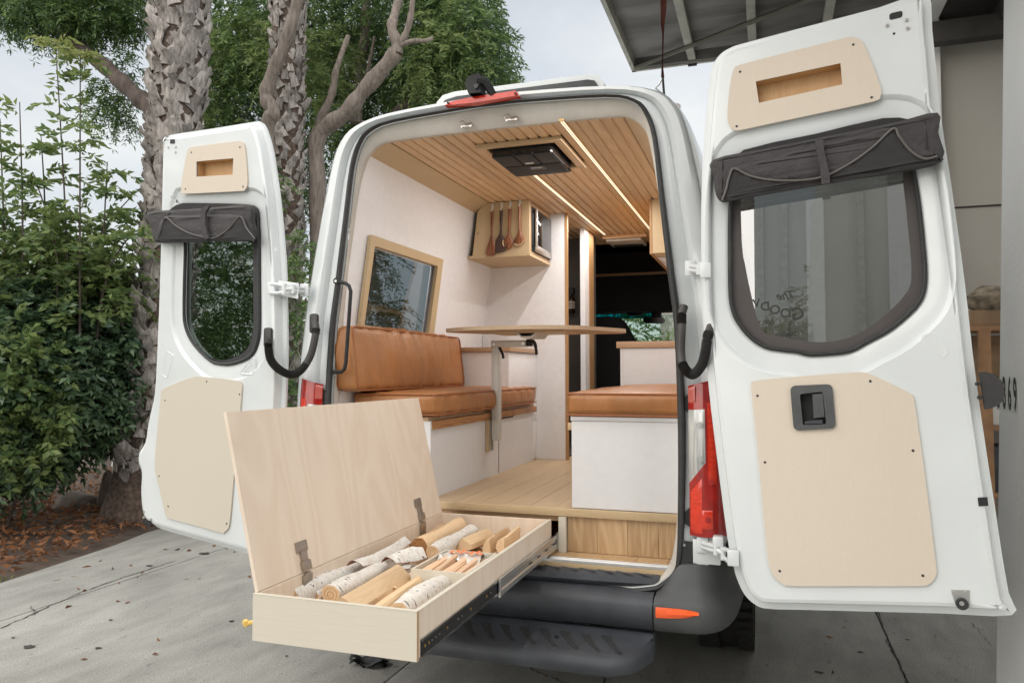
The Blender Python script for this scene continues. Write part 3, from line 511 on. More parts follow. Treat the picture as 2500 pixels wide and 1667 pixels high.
def rib(D, d, pts, o0=.018, h=.0035):
    lo = D.L(pts, 0, 2); m = MB(); m.loft([[D.P(a, b, w_) for a, b in offset(lo, o)] for o, w_ in ((o0, .0), (o0+.006, h), (o0+.016, h), (o0+.024, .0))]); m.build('pressed_rib', 'paint', d, 60)
pnR = panel(DR, dR, lpR, cs(1550, 900, 2.044, [(612, 135), (1175, 62), (1388, 408), (649, 466), (723, 1008), (1437, 1031)]), 'plyd', hcut=[hR])
# inner door handle
ho = [(p.x, p.y) for p in rounded([Vector((*DR.uv(x, y, .01), 0)) for x, y in cs(1550, 900, 2.044, [(775, 85), (985, 76), (1004, 296), (793, 308)])], .020)]
hi_ = [(p.x, p.y) for p in rounded([Vector((*DR.uv(x, y, .01), 0)) for x, y in cs(1550, 900, 2.044, [(823, 126), (938, 114), (955, 276), (838, 280)])], .008)]
m = MB(); m.plate(ho, [hi_], DR.P, .0088, .018); hd = m.build('door_handle', 'darkpl', dR)
m = MB(); q = [DR.P(a, v, .017) for a, v in hi_]; b_ = [DR.P(a, v, -.02) for a, v in hi_]; m.loft([q, b_], True, False, True)
m.build('handle_recess', 'black', dR)
m = MB(); m.plate([DR.uv(x, y, .014) for x, y in cs(1550, 900, 2.044, [(885, 128), (938, 122), (946, 240), (893, 245)])], [], DR.P, .002, .016); m.build('handle_paddle', 'darkpl', dR)
m = MB(); m.plate([DR.uv(x, y, .014) for x, y in cs(1550, 900, 2.044, [(846, 262), (935, 255), (938, 272), (850, 276)])], [], DR.P, .002, .012); m.build('lock_slider', 'darkpl2', dR)
for x, y in cs(1650, 0, 2.613, [(1348, 163), (1471, 128), (1478, 181)]):
    DR.dot(x, y, 0, .008, .004, 12).build('door_bolt', 'alu', dR); DR.dot(x, y, .004, .0045, .003, 6).build('bolt_head', 'chrome', dR)
DR.dot(*cs(1650, 0, 2.613, [(1392, 217)])[0], 0, .0045, .0008).build('drain_hole', 'black', dR)
m = MB(); hl = [(p.x, p.y) for p in rounded([Vector((*DR.uv(x, y), 0)) for x, y in cs(1650, 0, 2.613, [(1362, 90), (1446, 70), (1446, 112), (1362, 132)])], .009)]; m.plate(hl, [], DR.P, .0003, .0015); m.build('latch_slot', 'black', dR)
m = MB(); m.plate([DR.uv(x, y, .004) for x, y in cs(1550, 900, 2.044, [(1711, 643), (1760, 640), (1765, 684), (1716, 686)])], [], DR.P, .0003, .002); m.build('latch_slot', 'black', dR)
m = MB(); m.plate([DR.uv(x, y, .004) for x, y in cs(1550, 900, 2.044, [(1578, 1102), (1670, 1104), (1672, 1196), (1606, 1196)])], [], DR.P, .0003, .004); hp = m.build('door_buffer', 'alu', dR)
DR.dot(2348, 1472, .004, .018, .014, 18).build('buffer_ring', 'rubber', dR); DR.dot(2348, 1472, .018, .007, .003, 12).build('buffer_centre', 'alu', dR)
for x, y in cs(1550, 900, 2.044, [(1592, 1118), (1655, 1118)]): DR.dot(x, y, .004, .007, .003, 10).build('door_bolt', 'alu', dR)
# half-round rubber pad at the free edge
a0, v0 = DR.uv(2392, 940, -.03); a1, v1 = DR.uv(2403, 998, -.03)
pc = [DR.uv(x, y, -.03) for x, y in ((2389, 909), (2404, 908), (2424, 914), (2440, 928), (2448, 948), (2449, 963), (2443, 980), (2430, 991), (2415, 997), (2403, 999))]
m = MB(); m.plate([tuple(p)[:2] for p in catmull([Vector((a, b, 0)) for a, b in pc], 1)], [], DR.P, -.034, -.004); m.build('rubber_bumper_pad', 'disc', dR)
for x, y in ((2385, 937), (2390, 970)): DR.dot(x, y, -.02, .0065, .03, 10).build('pad_screw', 'screw', dR)
# lettering on the outside of the glass, seen reversed from inside
LT = [('G', 1948, 767, .060), ('O', 1918, 765, .046), ('O', 1892, 757, .046), ('D', 1868, 749, .045), ('V', 1847, 741, .042), ('A', 1825, 735, .040)]
LTX = [('The', 1920, 721, .036, .35), ('BUILT', 1869, 788, .020, 0), ('\u201c CAMPER C', 1921, 817, .020, .2)]
for s_, px, py, sz, sh in [(a, b, c_, d_, 0) for a, b, c_, d_ in LT]+LTX:
    v_, f_ = text_mesh(s_, sz*(1.0 if len(s_) == 1 else 1.1), .0004, sh); a, v = DR.uv(px, py, -.034); th = -.02 if len(s_) > 1 else 0
    m = MB(); m.add([DR.P(a+p[0], v+p[1], -.0335+p[2]) for p in v_], f_); m.build('window_letter', 'decal', dR, 0)
# --- left door
DL = Door(door_frame(aZ(331, 1282, .655), .2065, .072, 0, -1))
oL = [(388, 352), (392, 330), (404, 322.7), (500, 308), (600, 291.5), (616, 291), (629, 305), (644, 353), (654, 411), (665.5, 499), (677, 633), (680, 728), (681.5, 840), (680, 925), (677, 1000), (669, 1150), (660, 1280), (652, 1325), (636, 1352), (612, 1361), (590, 1356.5), (480, 1325), (380, 1296), (358, 1285), (345, 1271), (337, 1246), (333.3, 1201), (335, 1165), (334, 1151), (329, 1138), (327, 1120), (331, 1097), (345, 1072), (350, 1040), (358, 1000), (367, 955), (373, 850), (378.5, 709), (384, 518)]
wL = [(448, 496.5), (480, 495.5), (514, 497), (560, 498), (600, 500), (616, 505), (624, 520), (627, 585), (628, 700), (628.5, 795), (625, 831), (613, 862), (592, 879), (556, 890), (526, 889), (508, 882), (484, 861), (460, 831), (446.5, 800), (442, 765), (443, 680), (445, 592), (425, 540), (415, 514.5), (428, 502)]
wL = [(448, 496.5), (514, 497), (560, 498), (600, 500), (616, 505), (624, 520), (627, 585), (628, 700), (628.5, 795), (625, 831), (613, 862), (592, 879), (556, 890), (526, 889), (508, 882), (484, 861), (460, 831), (446.5, 800), (442, 765), (443, 680), (445, 592), (438, 515), (440, 502)]
gL = [(462, 515), (520, 508), (600, 510), (616, 530), (619, 700), (619, 795), (614, 829), (602, 855), (580, 870), (552, 878), (528, 877), (508, 868), (486, 845), (468, 818), (462, 795), (460, 760), (461, 680), (462, 592)]
nL = DL.L(cs(300, 250, 2.613, [(470, 378), (705, 357), (700, 462), (470, 475)]), .008)
dL = make_door(DL, oL, wL, gL, 'glassl', True, cuts=[nL])
panel(DL, dL, cs(300, 250, 2.613, [(430, 300), (445, 289), (600, 268), (740, 250), (765, 254), (783, 272), (795, 370), (803, 500), (799, 540), (785, 560), (768, 568), (600, 577), (405, 585), (385, 578), (379, 560), (395, 440), (418, 320)]), cs(300, 250, 2.613, [(437, 320), (747, 287), (767, 538), (399, 553)]), 'plyd', cs(300, 250, 2.613, [(470, 378), (705, 357), (700, 462), (470, 475)]))
panel(DL, dL, cs(300, 850, 2.85, [(275, 305), (285, 288), (330, 262), (430, 222), (500, 200), (530, 196), (660, 208), (800, 225), (825, 234), (837, 255), (835, 310), (815, 560), (790, 780), (770, 1020), (752, 1215), (738, 1255), (715, 1276), (690, 1280), (520, 1230), (350, 1187), (325, 1178), (305, 1155), (270, 1000), (238, 870), (232, 800), (245, 620), (262, 450)]), cs(300, 850, 2.85, [(583, 232), (812, 320), (293, 363), (252, 888), (315, 1098), (722, 1218)]), 'plydl')
for tri_ in (cs(300, 850, 2.85, [(305, 20), (352, 50), (308, 210), (275, 190)]), cs(300, 850, 2.85, [(812, 175), (905, 185), (912, 60)])):
    lo = [(p.x, p.y) for p in rounded([Vector((*DL.uv(x, y), 0)) for x, y in tri_], .012)]; m = MB(); m.loft([[DL.P(a, b, w_) for a, b in offset(lo, o)] for o, w_ in ((.004, 0), (0, .0025), (-.004, .0))]); m.build('pressed_rib', 'paint', dL, 60)
for tri_ in (cs(1650, 550, 2.767, [(1650, 760), (1760, 720), (1840, 860), (1800, 900)])  ,):
    lo = [(p.x, p.y) for p in rounded([Vector((*DR.uv(x, y), 0)) for x, y in tri_], .02)]; m = MB(); m.loft([[DR.P(a, b, w_) for a, b in offset(lo, o)] for o, w_ in ((.006, 0), (0, .0012), (-.006, .0))]); m.build('pressed_rib', 'paint', dR, 60)
for x, y in cs(300, 250, 2.613, [(290, 286), (338, 284), (337, 319)])+cs(300, 850, 2.85, [(150, 1135), (147, 1175), (200, 1187)]): DL.dot(x, y, 0, .0065, .005, 8).build('door_bolt', 'alu', dL)
m = MB(); m.plate(DL.L(cs(300, 250, 2.613, [(303, 238), (332, 236), (332, 264), (303, 264)])), [], DL.P, .0003, .002); m.build('latch_slot', 'black', dL)
m = MB(); m.plate(DL.L(cs(300, 850, 2.85, [(150, 1192), (198, 1200), (198, 1232), (150, 1226)])), [], DL.P, .0003, .004); m.build('latch_slot', 'black', dL)
m = MB(); m.tube([DL.P(*DL.uv(330, 1112), -.03), DL.P(*DL.uv(322, 1113), -.02)], .006, 8); m.build('edge_striker', 'rubber', dL)
# hinges
def hinge(pts, side):
    m = MB(); a, b, c, d = [Vector(p) for p in pts]
    n = Vector((0, 0, 1))
    for k in (-1, 1):
        m.tube([a+n*.020*k, a.lerp(b, .5)+n*.020*k, b+n*.014*k], .0085, 8)
    m.tube([b+n*.024, b-n*.024], .011, 10); m.tube([c+n*.02, c-n*.02], .011, 10); m.tube([b, c], .010, 8); m.tube([c+n*.008, d+n*.008], .009, 8); m.tube([c-n*.008, d-n*.008], .009, 8)
    h = m.build('door_hinge', 'paint', van, 40)
    m = MB(); m.box(d.x-.022, d.x+.022, d.y-.002, d.y+.012, d.z-.030, d.z+.030, bev=.004); m.build('hinge_plate', 'paint', h)
    m = MB(); m.box(a.x-.020, a.x+.020, a.y-.004, a.y+.008, a.z-.028, a.z+.028, bev=.004); m.build('hinge_plate', 'paint', h)
def dpt(D, x, y, w=.01): a, v = D.uv(x, y, w); return D.P(a, v, w)
hinge([dpt(DL, 662, 704), aY(694, 706, -.085), aY(716, 706, -.06), aY(742, 708, -.008)], -1)
m = MB(); q = cs(620, 560, 3.565, [(210, 440), (390, 470), (385, 605), (212, 572)]); m.loft([[aY(x, y, -.05) for x, y in q], [aY(x, y, -.035) for x, y in q]], True, True, True); m.build('hinge_link', 'paint', van)
hinge([dpt(DR, 1722, 660), aY(1712, 655, -.06), aY(1706, 658, -.05), aY(1686, 655, -.006)], 1)
hinge([dpt(DR, 1790, 1362), aY(1766, 1350, -.08), aY(1748, 1340, -.07), aY(1715, 1330, -.006)], 1)
p = aY(1755, 1322, -.06); m = MB(); m.box(p.x-.022, p.x+.018, p.y-.02, p.y+.03, p.z-.018, p.z+.022, bev=.008); m.build('hinge_cover', 'paint', van)
# ribbed cable hoses
def hose(pts, seg_plain):
    P = catmull(pts, 26, False); n = len(P); r = []
    for i in range(n):
        t = i/(n-1); plain = seg_plain[0] < t < seg_plain[1] or t < .10 or t > .93
        r.append(.0165 if plain else (.0195 if i % 2 else .0135))
    m = MB(); m.tube(P, r, 12); return m.build('cable_hose', 'hose', van, 50)
hl_ = [aY(769, 785, -.02), aY(771, 812, -.045), aY(758, 868, -.055), aY(735, 903, -.065), aY(710, 914, -.075), aY(682, 902, -.09), aY(661, 878, -.09), aY(655, 846, -.08), dpt(DL, 656, 826, .02)]
hose(hl_, (.13, .30))
hr_ = [aY(1670, 748, -.01), aY(1664, 770, -.03), aY(1664, 800, -.045), aY(1662, 860, -.055), aY(1668, 893, -.075), aY(1690, 914, -.09), aY(1712, 893, -.11), aY(1722, 860, -.13), aY(1727, 825, -.15), dpt(DR, 1736, 797, -.02)]
hose(hr_, (.20, .42))
for c_ in (aY(768, 790, -.018), dpt(DL, 656, 824, .004)): MB().box(c_.x-.022, c_.x+.022, c_.y-.012, c_.y+.006, c_.z-.045, c_.z+.045, bev=.014).build('hose_grommet', 'hose', van)
# grab handle
g_ = cs(620, 560, 3.565, [(725, 452), (800, 470), (828, 492), (843, 540), (832, 700), (818, 900), (800, 1160), (788, 1215), (762, 1240), (665, 1240)])
m = MB(); m.tube([aY(x, y, .03 if i in (0, 9) else -.0) for i, (x, y) in enumerate(g_)], .0085, 10); gh = m.build('grab_handle', 'black', van, 50)
for k in (0, 9): c_ = aY(*g_[k], .025); disc(c_, (0, -1, 0), .015, .012, 12).build('handle_foot', 'black', gh); disc(c_+Vector((0, -.012, 0)), (0, -1, 0), .006, .003, 8).build('handle_bolt', 'alu', gh)
# ================================================================== INTERIOR
def wallx(z): return -.66-.15*(2.478-z) if z > 1.7 else -.777-.03*(1.7-z)
# wall panels, fascia strips
for s in (-1, 1):
    zz = [.70, 1.2, 1.68, 1.7, 2.068, 2.1, 2.478]; yy = [.10, .272, 1.02, 2.95] if s < 0 else [.10, 4.3]; m = MB()
    for o_ in (0, .02):
        for j in range(len(zz)-1):
            for i in range(len(yy)-1):
                if s < 0 and i == 1 and 1.67 < (zz[j]+zz[j+1])/2 < 2.07: continue
                m.add([Vector((-s*wallx(z)+s*o_, y, z)) for y, z in ((yy[i], zz[j]), (yy[i+1], zz[j]), (yy[i+1], zz[j+1]), (yy[i], zz[j+1]))], [(0, 1, 2, 3)])
    m.build('side_wall_panel', 'laminate', van, 30)
    m = MB(); m.loft([[Vector((s*.662, y, 2.476)), Vector((s*.556, y, 2.528)), Vector((s*.556, y, 2.545)), Vector((s*.70, y, 2.50))] for y in (.108, 3.2)], True, True, True); m.build('ceiling_fascia', 'cabply', van, 0)
# ceiling planks
ceil = None
m = MB(); m.box(-.66, .66, .11, 3.9, 2.545, 2.56); ceil = m.build('ceiling', 'dark', van)
X0, WD = -.553, .0527
for k in range(21):
    x = X0+k*WD; fan = (-.165 < x+WD*.5 < .222)
    for (y0, y1) in (((.108, .318), (.790, 3.3)) if fan else ((.108, 3.3),)):
        if y1-y0 < .1: continue
        m = MB(); z = 2.530; m.loft([[Vector((x+.0045, y, z+.006)), Vector((x+.0085, y, z)), Vector((x+WD-.0085, y, z)), Vector((x+WD-.0045, y, z+.006)), Vector((x+WD-.0045, y, z+.014)), Vector((x+.0045, y, z+.014))] for y in (y0, y1)], True, True, True)
        m.box(x-.0045, x+.0045, y0, y1, z+.010, z+.014); m.build('plank', 'ceil', ceil, 0)
for x, y0, y1 in ((.2955, .10, 2.75), (-.0715, .86, 2.80)):
    MB().box(x-.0115, x+.0115, y0-.01, y1+.01, 2.522, 2.531).build('led_channel', 'ledtrim', ceil)
    for dx in (-.0050, .0050): MB().box(x+dx-.0018, x+dx+.0018, y0, y1, 2.5195, 2.5225).build('led_strip', 'led', ceil)
for x, y0, y1, e_ in ((.2955, .10, 2.75, 2.3), (-.0715, .86, 2.80, 1.7)):
    ld_ = bpy.data.lights.new('led_glow', 'AREA'); ld_.shape = 'RECTANGLE'; ld_.size = .012; ld_.size_y = y1-y0; ld_.energy = e_*1.9; ld_.color = (1, .96, .92); lo_ = link(bpy.data.objects.new('led_glow', ld_)); lo_.location = (x, (y0+y1)/2, 2.517)
# roof vent fan with its wooden frame
fanr = thing('roof_vent', (.028, .57, 2.48), 'black square roof vent in a thin timber frame on the plank ceiling', 'vent')
for a in ((-.1835, .237, .305, .335), (-.1835, .237, .775, .805)): MB().box(a[0], a[1], a[2], a[3], 2.508, 2.5285, bev=.003).build('frame_rail', 'nose', fanr)
for a in ((-.1835, -.140), (.196, .237)): MB().box(a[0], a[1], .336, .774, 2.509, 2.5285, bev=.003).build('frame_rail', 'ceil', fanr)
m = MB(); m.plate([(p.x, p.y) for p in rounded([(-.125, .352, 0), (.180, .352, 0), (.180, .745, 0), (-.125, .745, 0)], .03)], [], lambda a, b, w_: Vector((a, b, 2.478+w_)), 0, .05); m.build('vent_body', 'blackgloss', fanr)
for (x0, x1, y0, y1) in ((-.115, -.02, .362, .535), (-.012, .075, .362, .535), (.083, .17, .362, .535), (-.115, .17, .548, .735)): MB().box(x0, x1, y0, y1, 2.473, 2.479, bev=.002).build('vent_louvre', 'black', fanr)
MB().box(.005, .045, .49, .51, 2.470, 2.474).build('vent_badge', 'alupt', fanr); MB().box(-.0, .08, .56, .62, 2.469, 2.474, bev=.002).build('vent_keypad', 'darkpl', fanr); MB().box(.01, .065, .572, .582, 2.467, 2.470).build('vent_display', 'alu', fanr)
v2 = thing('roof_vent', (.04, 3.08, 2.48), 'smaller grey roof vent far forward behind the end of the light strips', 'vent')
MB().box(-.11, .24, 2.88, 2.905, 2.505, 2.529).build('frame_rail', 'ceil', v2); MB().box(-.09, .19, 2.93, 3.24, 2.49, 2.529, bev=.005).build('vent_body', 'trim', v2); MB().box(-.07, .17, 3.12, 3.22, 2.486, 2.491).build('vent_louvre', 'black', v2)
# raised floor: planks, nosing, riser, lower floor
fl = MB().box(-.78, .80, .22, 4.3, .80, .838).build('platform_floor', 'plyedge', van)
for k in range(12):
    x = -.60+k*.118; js = [.20, 1.05+.37*((k*5) % 4)/2, 3.6]
    for j in range(2): MB().box(x+.0010, x+.1170, js[j]+.0008 if j else .212, js[j+1]-.0008, .840, .8585, bev=.0008).build('floor_plank', 'floor', fl, 0)
MB().box(-.775, .775, .195, .2115, .826, .8605, bev=.004).build('platform_nosing', 'nose', van)
MB().box(-.775, .775, .2125, .235, .8245, .8385).build('platform_underlay', 'nose', van)
rz = MB().box(.27, .775, .232, .246, .672, .824).build('riser', 'plyedge', van)
for k in range(4):
    x0 = .282+k*.130; MB().box(x0+.0006, min(x0+.1294, .775), .216, .2315, .6735, .8240, bev=.0007).build('riser_board', 'riser', rz, 0)
MB().box(.2475, .2795, .190, .60, .673, .8240).build('drawer_bay_divider', 'plyf', van)
MB().box(-.36, -.33, .21, .60, .673, .8240).build('drawer_bay_divider', 'plyf', van)
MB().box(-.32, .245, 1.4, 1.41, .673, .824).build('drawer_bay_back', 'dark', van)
lf = MB().box(-.775, .775, .085, 1.4, .640, .6545).build('lower_floor', 'plyedge', van)
for k in range(12):
    x0 = -.73+k*.13+.018; MB().box(x0+.0006, min(x0+.1294, .775), .0975, .2155, .655, .6725, bev=.0007).build('floor_plank', 'riser', lf, 0)
MB().box(-.745, .745, .056, .0845, .641, .6655).build('sill_board', 'nose', van)
m = MB(); m.loft([[Vector((x, y, z)) for y, z in ((.056, .666), (.056, .676), (.062, .681), (.068, .681), (.071, .678), (.076, .678), (.079, .681), (.088, .681), (.097, .677), (.097, .6735), (.085, .666))] for x in (-.735, .735)], True, True, True); m.build('aluminium_rail', 'alu', van, 20)
# left side window with wooden frame
wn = thing('side_window', (-.76, .65, 1.6), 'dark side window in a pale wooden frame above the long bench', 'window')
def wy(y, z, o=0): return Vector((wallx(z)+.004+o, y, z))
def wallplate(pts, holes, w0, w1): m = MB(); m.plate(pts, holes, lambda a, b, w_: wy(a, b, w_), w0, w1); return m
fo = [(.228, 2.115), (1.085, 2.115), (1.085, 1.64), (.228, 1.64)]; fi = [(.272, 2.068), (1.020, 2.068), (1.020, 1.68), (.272, 1.68)]
names = [(0, 1), (1, 2), (2, 3), (3, 0)]
for a, b in names: wallplate([fo[a], fo[b], fi[b], fi[a]], [], 0, .020).build('frame_rail', 'cabply', wn, 0)

wallplate(fi, [], -.03, -.026).build('window_glass', 'tvglass', wn, 0)
# left bench
bn = thing('bench_seat', (-.59, 1.05, .86), 'long white bench box on the left with fir edge trim', 'bench')
MB().box(-.775, -.381, .232, 1.872, .8595, 1.199).build('bench_box', 'lamcool', bn)
MB().box(-.775, -.372, .215, .2315, .8605, 1.222).build('end_panel', 'lamcool', bn)
MB().box(-.775, -.383, .212, 1.90, 1.2225, 1.2405).build('seat_board', 'plyedge', bn)
MB().box(-.3805, -.363, .232, 1.90, 1.184, 1.2215, bev=.001).build('edge_trim', 'fir', bn)
m = MB(); m.loft([[aX(x, y, -.379) for x, y in cs(1040, 900, 4.611, [(845, 535), (975, 512), (992, 520), (985, 540), (975, 546), (845, 568)])], [aX(x, y, -.377) for x, y in cs(1040, 900, 4.611, [(845, 535), (975, 512), (992, 520), (985, 540), (975, 546), (845, 568)])]], True, True, True); m.build('handle_slot', 'black', bn)
MB().box(-.3805, -.3790, 1.18, 1.184, .862, 1.183).build('door_gap', 'black', bn)
# cushions
def cushion(name, x0, x1, y0, y1, z0, z1, label, cat, crown=.012, T=None, wr=.004, seed=0, ax='x'):
    rn = np.random.default_rng(seed); nx, ny, nz = 22, 40, 8; root = thing(name, ((x0+x1)/2, (y0+y1)/2, z0), label, cat)
    bm = bmesh.new(); bmesh.ops.create_cube(bm, size=2); bmesh.ops.subdivide_edges(bm, edges=list(bm.edges), cuts=31, use_grid_fill=True)
    ph = rn.uniform(0, 6.28, 12); fr = rn.uniform(.6, 1.6, 12); vs = []
    L_ = (x1-x0, y1-y0, z1-z0); r = min(.030, min(L_)*.33)
    for v in bm.verts:
        p = np.array(v.co); q = np.sign(p)*(1-(1-np.abs(p))**1.25) if False else p
        c = [(x0+x1)/2, (y0+y1)/2, (z0+z1)/2]; h = [l/2 for l in L_]; w_ = np.array([q[i]*h[i] for i in range(3)])
        inner = np.array([max(-h[i]+r, min(h[i]-r, w_[i])) for i in range(3)]); d = w_-inner; n_ = np.linalg.norm(d)
        # superellipse rounding of box edges
        if n_ > 1e-9: w_ = inner + d/n_*min(n_, r) if n_ > r else w_
        u = [w_[i]/h[i] for i in range(3)]
        b = [(1-u[(i+1) % 3]**2)*(1-u[(i+2) % 3]**2) for i in range(3)]
        for i in range(3): w_[i] += np.sign(q[i])*(crown if i == int(np.argmin(L_)) else crown*.7)*b[i]*(abs(u[i]) > .6)
        Y = w_[1] if L_[1] > L_[0] else w_[0]; s = 0
        if L_[2] < .2: e = math.exp(-((u[2])/.9)**2); Zs = w_[2]
        else: e = 1; Zs = w_[2]
        for k in range(6): s += math.sin(Y*38*fr[k]+ph[k]+Zs*(22*math.cos(ph[k+6])))*(.5+.5*math.sin(Y*7*fr[k+3]+ph[k+3]))
        side = max(abs(u[0]), abs(u[1])) if L_[2] < .2 else abs(u[0])
        w_ += np.array(d/n_ if n_ > 1e-9 else [0, 0, 0])*s*wr*.33*(.35+.65*side)
        P = Vector([c[i]+w_[i] for i in range(3)]); vs.append(T(P) if T else P); 
    m = MB(); m.add(vs, [[v.index for v in f.verts] for f in bm.faces]); bm.free(); o = m.build('cover', 'leather', root, 70)
    for zz in ((z1-.006, z0+.006) if L_[2] < .2 else ()):
        lp = rounded([(x0+.002, y0+.002, zz), (x1-.002, y0+.002, zz), (x1-.002, y1-.002, zz), (x0+.002, y1-.002, zz)], .035, 6); lp = [T(p) if T else p for p in lp]
        m = MB(); m.tube(lp+[lp[0]], .0042, 6, False); m.build('piping', 'piping2', root)
    if L_[2] >= .2:
        for xx in (x1-.006, x0+.006):
            lp = rounded([(xx, y0+.002, z0+.002), (xx, y1-.002, z0+.002), (xx, y1-.002, z1-.002), (xx, y0+.002, z1-.002)], .035, 6); lp = [T(p) if T else p for p in lp]
            m = MB(); m.tube(lp+[lp[0]], .0042, 6, False); m.build('piping', 'piping2', root)
    return root
cushion('seat_cushion', -.775, -.335, .19, 1.83, 1.2455, 1.352, 'tan leather seat cushion on the left bench, its end facing the open doors', 'cushion', seed=1, wr=.010)
def tl(p): k = (p.z-1.37)/.29; return Vector((p.x-.035*k, p.y, p.z))
cushion('back_cushion', -.775, -.655, .055, 1.345, 1.365, 1.665, 'long tan leather back cushion leaning under the side window', 'cushion', T=tl, wr=.017, seed=2, crown=.02)
cushion('seat_cushion', .279, .80, .195, 1.96, 1.2575, 1.362, 'tan leather seat cushion on the white box at the right', 'cushion', seed=3, wr=.011, crown=.016)
# right bench
rb = thing('bench_seat', (.53, 1.1, .86), 'tall white cabinet box on the right under a tan cushion', 'bench')
MB().box(.3005, .80, .2405, 1.98, .8595, 1.2365).build('bench_box', 'lamcool', rb); MB().box(.300, .80, .2235, .240, .8615, 1.2365).build('end_panel', 'lamcool', rb)
MB().box(.2965, .80, .220, 1.98, 1.2385, 1.2555).build('seat_board', 'lamcool', rb); MB().box(.262, .2955, .30, .325, 1.19, 1.222, bev=.003).build('side_handle', 'nose', rb)
# small counter at the left rear of the partition
kc = thing('side_cabinet', (-.55, 1.67, .86), 'low white drawer cabinet with a thin wood counter against the partition', 'cabinet')
MB().box(-.775, -.4, 1.375, 1.955, .8595, 1.574).build('cabinet_box', 'laminate', kc); MB().box(-.775, -.372, 1.362, 1.957, 1.5755, 1.604, bev=.001).build('counter_top', 'counter', kc)
for z0, z1 in ((.864, 1.12), (1.124, 1.31), (1.314, 1.571)): MB().box(-.3995, -.384, 1.40, 1.955, z0, z1, bev=.001).build('drawer_front', 'laminate', kc)
MB().box(-.3995, -.384, 1.376, 1.396, .864, 1.571).build('corner_post', 'laminate', kc)
# partition / wardrobe
pt = thing('partition_closet', (-.45, 2.4, .86), 'pale closet with wood-edged doorway standing beyond the bench', 'closet')
MB().box(-.775, -.178, 1.958, 1.974, .8595, 2.529).build('end_panel', 'laminate', pt); MB().box(-.1775, -.158, 1.955, 1.977, .8595, 2.529).build('door_jamb', 'brownply', pt)
MB().box(-.20, -.163, 2.50, 2.625, .8595, 2.529).build('door_post', 'laminate', pt); MB().box(-.20, -.158, 2.6255, 2.78, .8595, 2.529).build('door_jamb', 'brownply', pt)
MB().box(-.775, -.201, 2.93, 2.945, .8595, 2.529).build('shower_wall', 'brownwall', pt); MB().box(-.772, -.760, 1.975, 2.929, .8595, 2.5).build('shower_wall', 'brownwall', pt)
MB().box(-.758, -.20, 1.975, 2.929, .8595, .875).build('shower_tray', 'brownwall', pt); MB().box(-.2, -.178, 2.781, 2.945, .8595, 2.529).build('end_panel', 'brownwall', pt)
bo = thing('pump_bottle', (-.365, 2.86, 1.92), 'dark amber bottle with a cream label on the shower wall', 'bottle')
cx, cy, cz = -.368, 2.885, 1.92
m = MB(); m.loft([[Vector((cx+r*math.cos(a), cy+r*math.sin(a), cz+z)) for a in np.linspace(0, 2*math.pi, 16, endpoint=False)] for r, z in ((.030, 0), (.034, .006), (.034, .105), (.028, .122), (.013, .135), (.013, .15))], True, True, True); m.build('bottle_body', 'amber', bo, 50)
m = MB(); m.loft([[Vector((cx+.0345*math.cos(a), cy+.0345*math.sin(a), cz+z)) for a in np.linspace(0, 2*math.pi, 16, endpoint=False)] for z in (.035, .095)]); m.build('bottle_label', 'paper', bo)
MB().box(cx-.026, cx+.026, cy-.0375, cy-.0352, cz+.072, cz+.076).build('label_line', 'black', bo); MB().box(cx-.026, cx+.026, cy-.0375, cy-.0352, cz+.052, cz+.055).build('label_line', 'black', bo)
MB().box(cx-.022, cx+.022, cy-.02, cy+.042, cz+.151, cz+.205, bev=.004).build('wall_bracket', 'black', bo)
# overhead cabinet with microwave and utensils
oc = thing('overhead_cabinet', (-.47, 1.72, 2.19), 'plywood overhead cabinet at the corner holding a microwave', 'cabinet')
m = MB(); m.plate([(-.667, 2.195), (-.284, 2.195), (-.284, 2.527), (-.575, 2.527), (-.632, 2.478)], [], XZ(1.49), 0, .016); m.build('end_panel', 'cabply', oc, 0)
MB().box(-.73, -.281, 1.488, 1.956, 2.178, 2.1945).build('bottom_panel', 'cabply', oc); MB().box(-.30, -.2835, 1.507, 1.530, 2.196, 2.527).build('face_frame', 'plyedge', oc); MB().box(-.30, -.2835, 1.531, 1.955, 2.500, 2.527).build('face_frame', 'plyedge', oc)
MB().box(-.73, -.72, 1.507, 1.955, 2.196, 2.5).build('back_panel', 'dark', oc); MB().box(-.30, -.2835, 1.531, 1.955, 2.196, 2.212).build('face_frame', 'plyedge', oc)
for x, y in cs(1150, 490, 9.224, [(155, 740), (185, 1258), (1163, 1190)]): disc(aY(x, y, 1.49), (0, -1, 0), .004, .001, 8).build('panel_screw', 'screw', oc)
mw = thing('microwave', (-.38, 1.75, 2.213), 'built-in microwave with black glass door and steel edge in the overhead cabinet', 'microwave')
MB().box(-.62, -.279, 1.54, 1.945, 2.2135, 2.492, bev=.003).build('microwave_case', 'black', mw); MB().box(-.278, -.268, 1.575, 1.945, 2.262, 2.489, bev=.003).build('glass_door', 'blackgloss', mw)
MB().box(-.278, -.266, 1.575, 1.945, 2.216, 2.2605, bev=.003).build('steel_trim', 'steel', mw); MB().box(-.262, -.250, 1.549, 1.566, 2.235, 2.482, bev=.003).build('door_handle', 'alu', mw)
for z in (2.25, 2.465): MB().box(-.278, -.262, 1.552, 1.563, z-.006, z+.006).build('handle_mount', 'black', mw)
u_ = lambda pts, Y=1.474: [aY(x, y, Y) for x, y in cs(1150, 490, 9.224, pts)]
